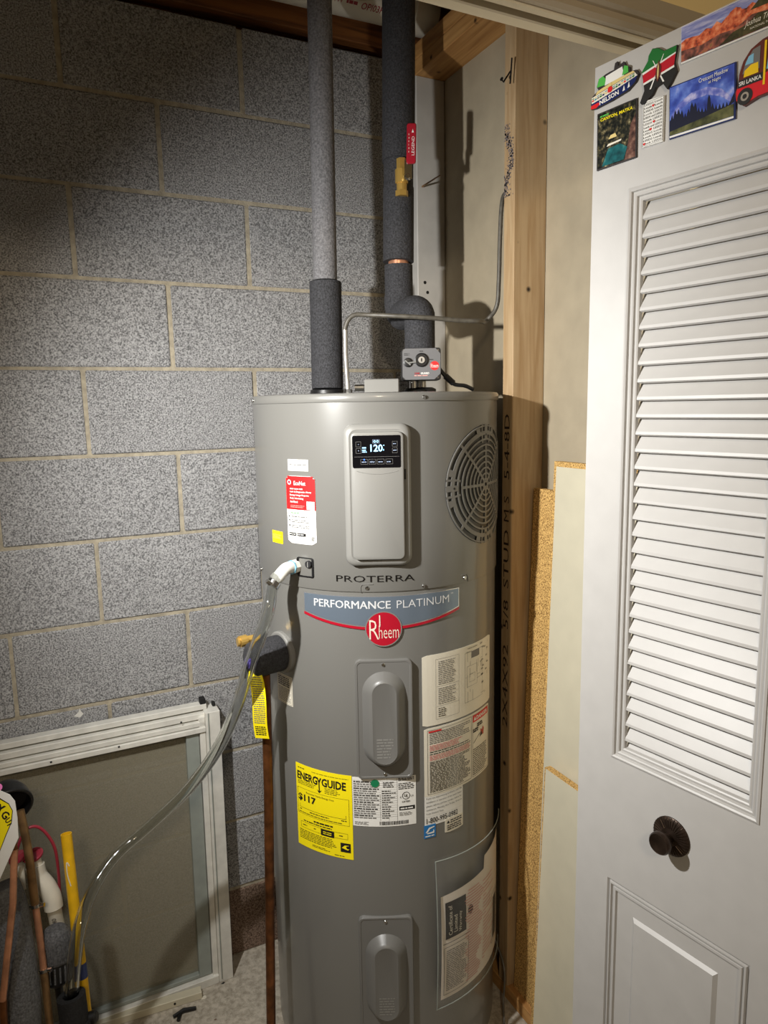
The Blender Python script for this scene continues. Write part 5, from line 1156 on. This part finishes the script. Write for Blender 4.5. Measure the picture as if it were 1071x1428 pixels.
part('ring_cap', lathe([(0.0130, -0.010), (0.0135, -0.003), (0.0195, -0.002), (0.0200, 0.002), (0.0170, 0.0035), (0.0150, 0.0025), (0.0120, 0.0025), (0.0115, 0.001), (0.008, 0.000), (0.0, 0.0)], cp, ca, 30), 'red_cap', o, True, 'crimson ring cap')
o = root('capped_tube', Vector((-0.0969, 1.5152, 0.5820))*1.0, 'narrow pale cone with crimson cap behind the copper tube', 'tube')
part('cone', tube([Vector((-0.0916, 1.5207, 0.6309)), Vector((-0.0838, 1.5063, 0.5673))], [0.0105, 0.002], 14), 'cream_label', o, True)
part('cap', tube([Vector((-0.0935, 1.5231, 0.6395)), Vector((-0.0920, 1.5200, 0.6251))], [0.0150, 0.0165], 18), 'red_cap', o, True)
single('red_wire', tube(smooth_path([Vector((-0.0958, 1.4809, 0.6502)), Vector((-0.0825, 1.4808, 0.6891)), Vector((-0.0685, 1.4878, 0.7054)), Vector((-0.0506, 1.4900, 0.7035)), Vector((-0.0342, 1.4895, 0.6817)), Vector((-0.0225, 1.4890, 0.6453)), Vector((-0.0206, 1.4945, 0.5823)), Vector((-0.0228, 1.5067, 0.5133)), Vector((-0.0260, 1.4911, 0.4101))], 6), 0.0030, 10), 'red_cap', Vector((-0.0260, 1.4911, 0.4101)), 'thin red cable arching over the crimson capped elbow', 'cable', smooth=True)
o = root('copper_riser', (-0.068, 1.40, 0), 'dull brown tube turning to copper with two metal clamps', 'pipe')
c2 = [Vector((-0.0771, 1.4775, 0.7534)), Vector((-0.0702, 1.4625, 0.6837)), Vector((-0.0671, 1.4495, 0.6141)), Vector((-0.0655, 1.4417, 0.5724))]
c3 = [Vector((-0.0655, 1.4417, 0.5724)), Vector((-0.0622, 1.4235, 0.5064)), Vector((-0.0605, 1.4080, 0.4521))]
part('upper_tube', tube(smooth_path(c2, 4), 0.0078, 16), 'brown_tube', o, True)
part('copper_tube', tube(c3, 0.0064, 16), 'copper', o, True)
e_ = Vector((-0.0587, 1.3878, 0.3692)); part('lower_tube', tube([c3[-1], e_, Vector((e_.x+0.005, e_.y-0.03, 0.0))], 0.0070, 16), 'brown_tube', o, True)
for q_, rr_ in ((Vector((-0.0646, 1.4406, 0.5682)), 0.0088), (Vector((-0.0606, 1.4079, 0.4507)), 0.0082)):
    d_ = (c3[-1]-c3[0]).normalized(); s2 = Vector((0.88, -0.4, 0.1)).normalized()
    part('clamp', [tube([q_-d_*0.003, q_+d_*0.003], rr_, 16), tube([q_+s2*rr_, q_+s2*(rr_+0.008)], 0.0040, 8), tube([q_-s2*rr_, q_-s2*(rr_+0.003)], 0.0032, 8)], 'chrome', o)
o = root('leaning_tube', (-0.13, 1.33, 0), 'bright copper tube leaning before the dark ribbed hose', 'pipe')
k1, k2_ = Vector((-0.0859, 1.3565, 0.7454)), Vector((-0.1266, 1.3319, 0.4760))
part('tube_body', tube([k1, Vector((-0.0962, 1.3455, 0.6483)), Vector((-0.1134, 1.3381, 0.5526)), k2_], 0.0060, 16), 'copper', o, True)
k3 = k2_+(k2_-Vector((-0.1134, 1.3381, 0.5526))).normalized()*0.5; k3.z = 0.0
part('tube_foot', tube([k2_, Vector((k2_.x-0.02, k2_.y-0.02, 0.0))], 0.0066, 16), 'old_copper', o, True)
part('soldered_end', tube([k1, k1+(k1-Vector((-0.0962, 1.3455, 0.6483))).normalized()*0.012], [0.0060, 0.004], 12), 'old_copper', o, True)
# dark ribbed hose
o = root('ribbed_hose', (-0.10, 1.31, 0), 'dark grey ribbed fabric hose standing behind the copper tube', 'hose')
hpz = smooth_path([Vector((-0.1193, 1.4434, 0.6266)), Vector((-0.1107, 1.4315, 0.5802)), Vector((-0.1044, 1.4048, 0.5060)), Vector((-0.1016, 1.3778, 0.4196)), Vector((-0.1048, 1.3518, 0.3215)), Vector((-0.09, 1.25, 0.0))], 14)
M['mesh_fabric'] = mat('grey_mesh_fabric', (88, 89, 92), 0.75, noise=0.25, nscale=260, bump=0.4, bscale=400)
part('hose_body', tube(hpz, [0.030+0.003*min(1, i/10)+(0.0007 if i % 2 else 0.0) for i in range(len(hpz))], 28), 'mesh_fabric', o, True)
# pedestal pump motor
o = root('pump_motor', (-0.038, 1.43, 0), 'grey ribbed pump motor with slotted vents on a thin column', 'pump')
mt = Vector((-0.0347, 1.4493, 0.5057)); mb = Vector((-0.0379, 1.4367, 0.4205)); md = (mb-mt).normalized()
part('motor_cap', lathe([(0.0, 0.0), (0.018, 0.002), (0.026, 0.010), (0.029, 0.022), (0.030, 0.062), (0.028, 0.066)], mt, md, 32), 'mesh_fabric', o, True)
sdv = md.cross(Vector((0, 1, 0))).normalized(); sv = sdv.cross(md).normalized()
rbs = []
for i in range(24):
    t = 2*PI*i/24; rbs.append(tube([mt+md*0.008+(sdv*math.cos(t)+sv*math.sin(t))*0.0245, mt+md*0.024+(sdv*math.cos(t)+sv*math.sin(t))*0.0298, mt+md*0.060+(sdv*math.cos(t)+sv*math.sin(t))*0.0306], 0.0010, 5))
part('cooling_rib', rbs, 'mesh_fabric', o)
bd_ = part('motor_body', lathe([(0.027, 0.066), (0.027, 0.105), (0.020, 0.112), (0.006, 0.114)], mt, md, 32), 'plastic_dark', o, True)
part('vent_slot', [frame_box(mt+md*0.070+(sdv*math.cos(t)+sv*math.sin(t))*0.0268, (sdv*-math.sin(t)+sv*math.cos(t)), md, (sdv*math.cos(t)+sv*math.sin(t)), -0.0016, 0.0016, 0, 0.030, 0, 0.0012) for t in [2*PI*i/18 for i in range(18)]], 'mesh_fabric', bd_)
part('column', tube([mt+md*0.112, Vector((mt.x+0.01, mt.y-0.02, 0.0))], 0.008, 14), 'plastic_dark', o, True)
# black sleeve that takes the clear hose
o = root('foam_drain_sleeve', (-0.012, 1.37, 0), 'black foam sleeve holding the lower end of the clear hose', 'sleeve')
f0 = Vector((-0.0172, 1.3832, 0.3974)); f1 = Vector((-0.0152, 1.3737, 0.3461))
part('foam_ring', tube([f0, f1, f1+(f1-f0)*0.4], 0.0262, 28, inner=0.0150), 'foam_black', o, True)
part('sleeve_body', tube([f1, Vector((f1.x-0.006, f1.y-0.10, 0.0))], 0.0310, 24, inner=0.027), 'foam_black', o, True)
part('side_lug', lathe([(0.012, 0), (0.012, 0.012), (0.008, 0.016), (0, 0.016)], f1+Vector((0.026, 0, -0.004)), Vector((1, -0.3, 0.2)), 14), 'rubber', o, True)
# black cup and hang tag
o = root('black_cup', Vector((-0.1078, 1.4985, 0.7204)), 'black rounded plastic cup behind the yellow and white tag', 'cup')
ba = Vector((0.2005, -0.9375, -0.2843)); b0 = Vector((-0.0950, 1.4975, 0.7524))-ba*0.040
part('shell', lathe([(0.0, -0.016), (0.022, -0.013), (0.034, -0.004), (0.040, 0.012), (0.0410, 0.030), (0.0435, 0.032), (0.0435, 0.038), (0.0415, 0.040), (0.0385, 0.040), (0.036, 0.015), (0.0, 0.004)], b0, ba, 44), 'rubber', o, True)
part('pink_mark', lathe([(0.007, 0), (0.007, 0.0012)], Vector((-0.1076, 1.4532, 0.8220)), Vector((-0.2, -0.9, 0.4)), 10), 'pink_mark', o)
part('stem', tube([b0-ba*0.014, b0+Vector((-0.09, 0.02, -0.10)), Vector((-0.22, 1.40, 0.0))], 0.008, 12), 'rubber', o, True)
o = root('hang_tag', Vector((-0.1103, 1.3495, 0.6986)), 'white card tag with yellow label and black lettering at edge', 'tag')
TO = Vector((-0.1032, 1.3557, 0.7569)); ta = Vector((0.8954, -0.4449, -0.0179)); tb = Vector((0.0813, 0.1240, 0.9889)); tn = Vector((-0.4377, -0.8870, 0.1472))
tm = lambda x, y, d: TO+ta*x+tb*y+tn*d
k_ = 0.001283
pxl = lambda L: [((x-4)*k_, (1180-y)*k_) for x, y in L]
tout = pxl([(-24, 1255), (0, 1226), (26, 1168), (24.5, 1140), (21, 1117), (14, 1108), (0, 1102), (-24, 1099)])
n = len(tout)
cd = part('card', ([tm(x, y, 0) for x, y in tout]+[tm(x, y, 0.0012) for x, y in tout], [tuple(range(n-1, -1, -1)), tuple(range(n, 2*n))]+[(i, (i+1) % n, n+(i+1) % n, n+i) for i in range(n)]), 'white', o)
P = Print(tm, 0.0015, 1.0)
P.poly(pxl([(-24, 1212), (0, 1188), (9, 1165), (17, 1146), (18.5, 1130), (13, 1120), (0, 1112), (-24, 1107)]), 'black_print')
P.poly(pxl([(-24, 1210), (0, 1186), (8, 1165), (16, 1146), (17.5, 1130), (12.5, 1121), (0, 1114), (-24, 1109)]), 'yellow_label', 0.0002)
for ch_, x, y, hh, ww, ro in (('Y', 1.5, 1127.5, 13, 11, -0.45), ('G', 8.0, 1136, 12, 9.0, -0.75), ('U', 12.0, 1143.5, 9, 5.5, -0.95), ('I', 13.8, 1149, 7, 1.5, -1.05)):
    q_ = pxl([(x, y)])[0]; P.text(ch_, q_[0], q_[1], w=ww*k_, h=hh*k_, m='black_print', rot=ro, bold=0.03, lift=0.0005)
P.finish(cd)
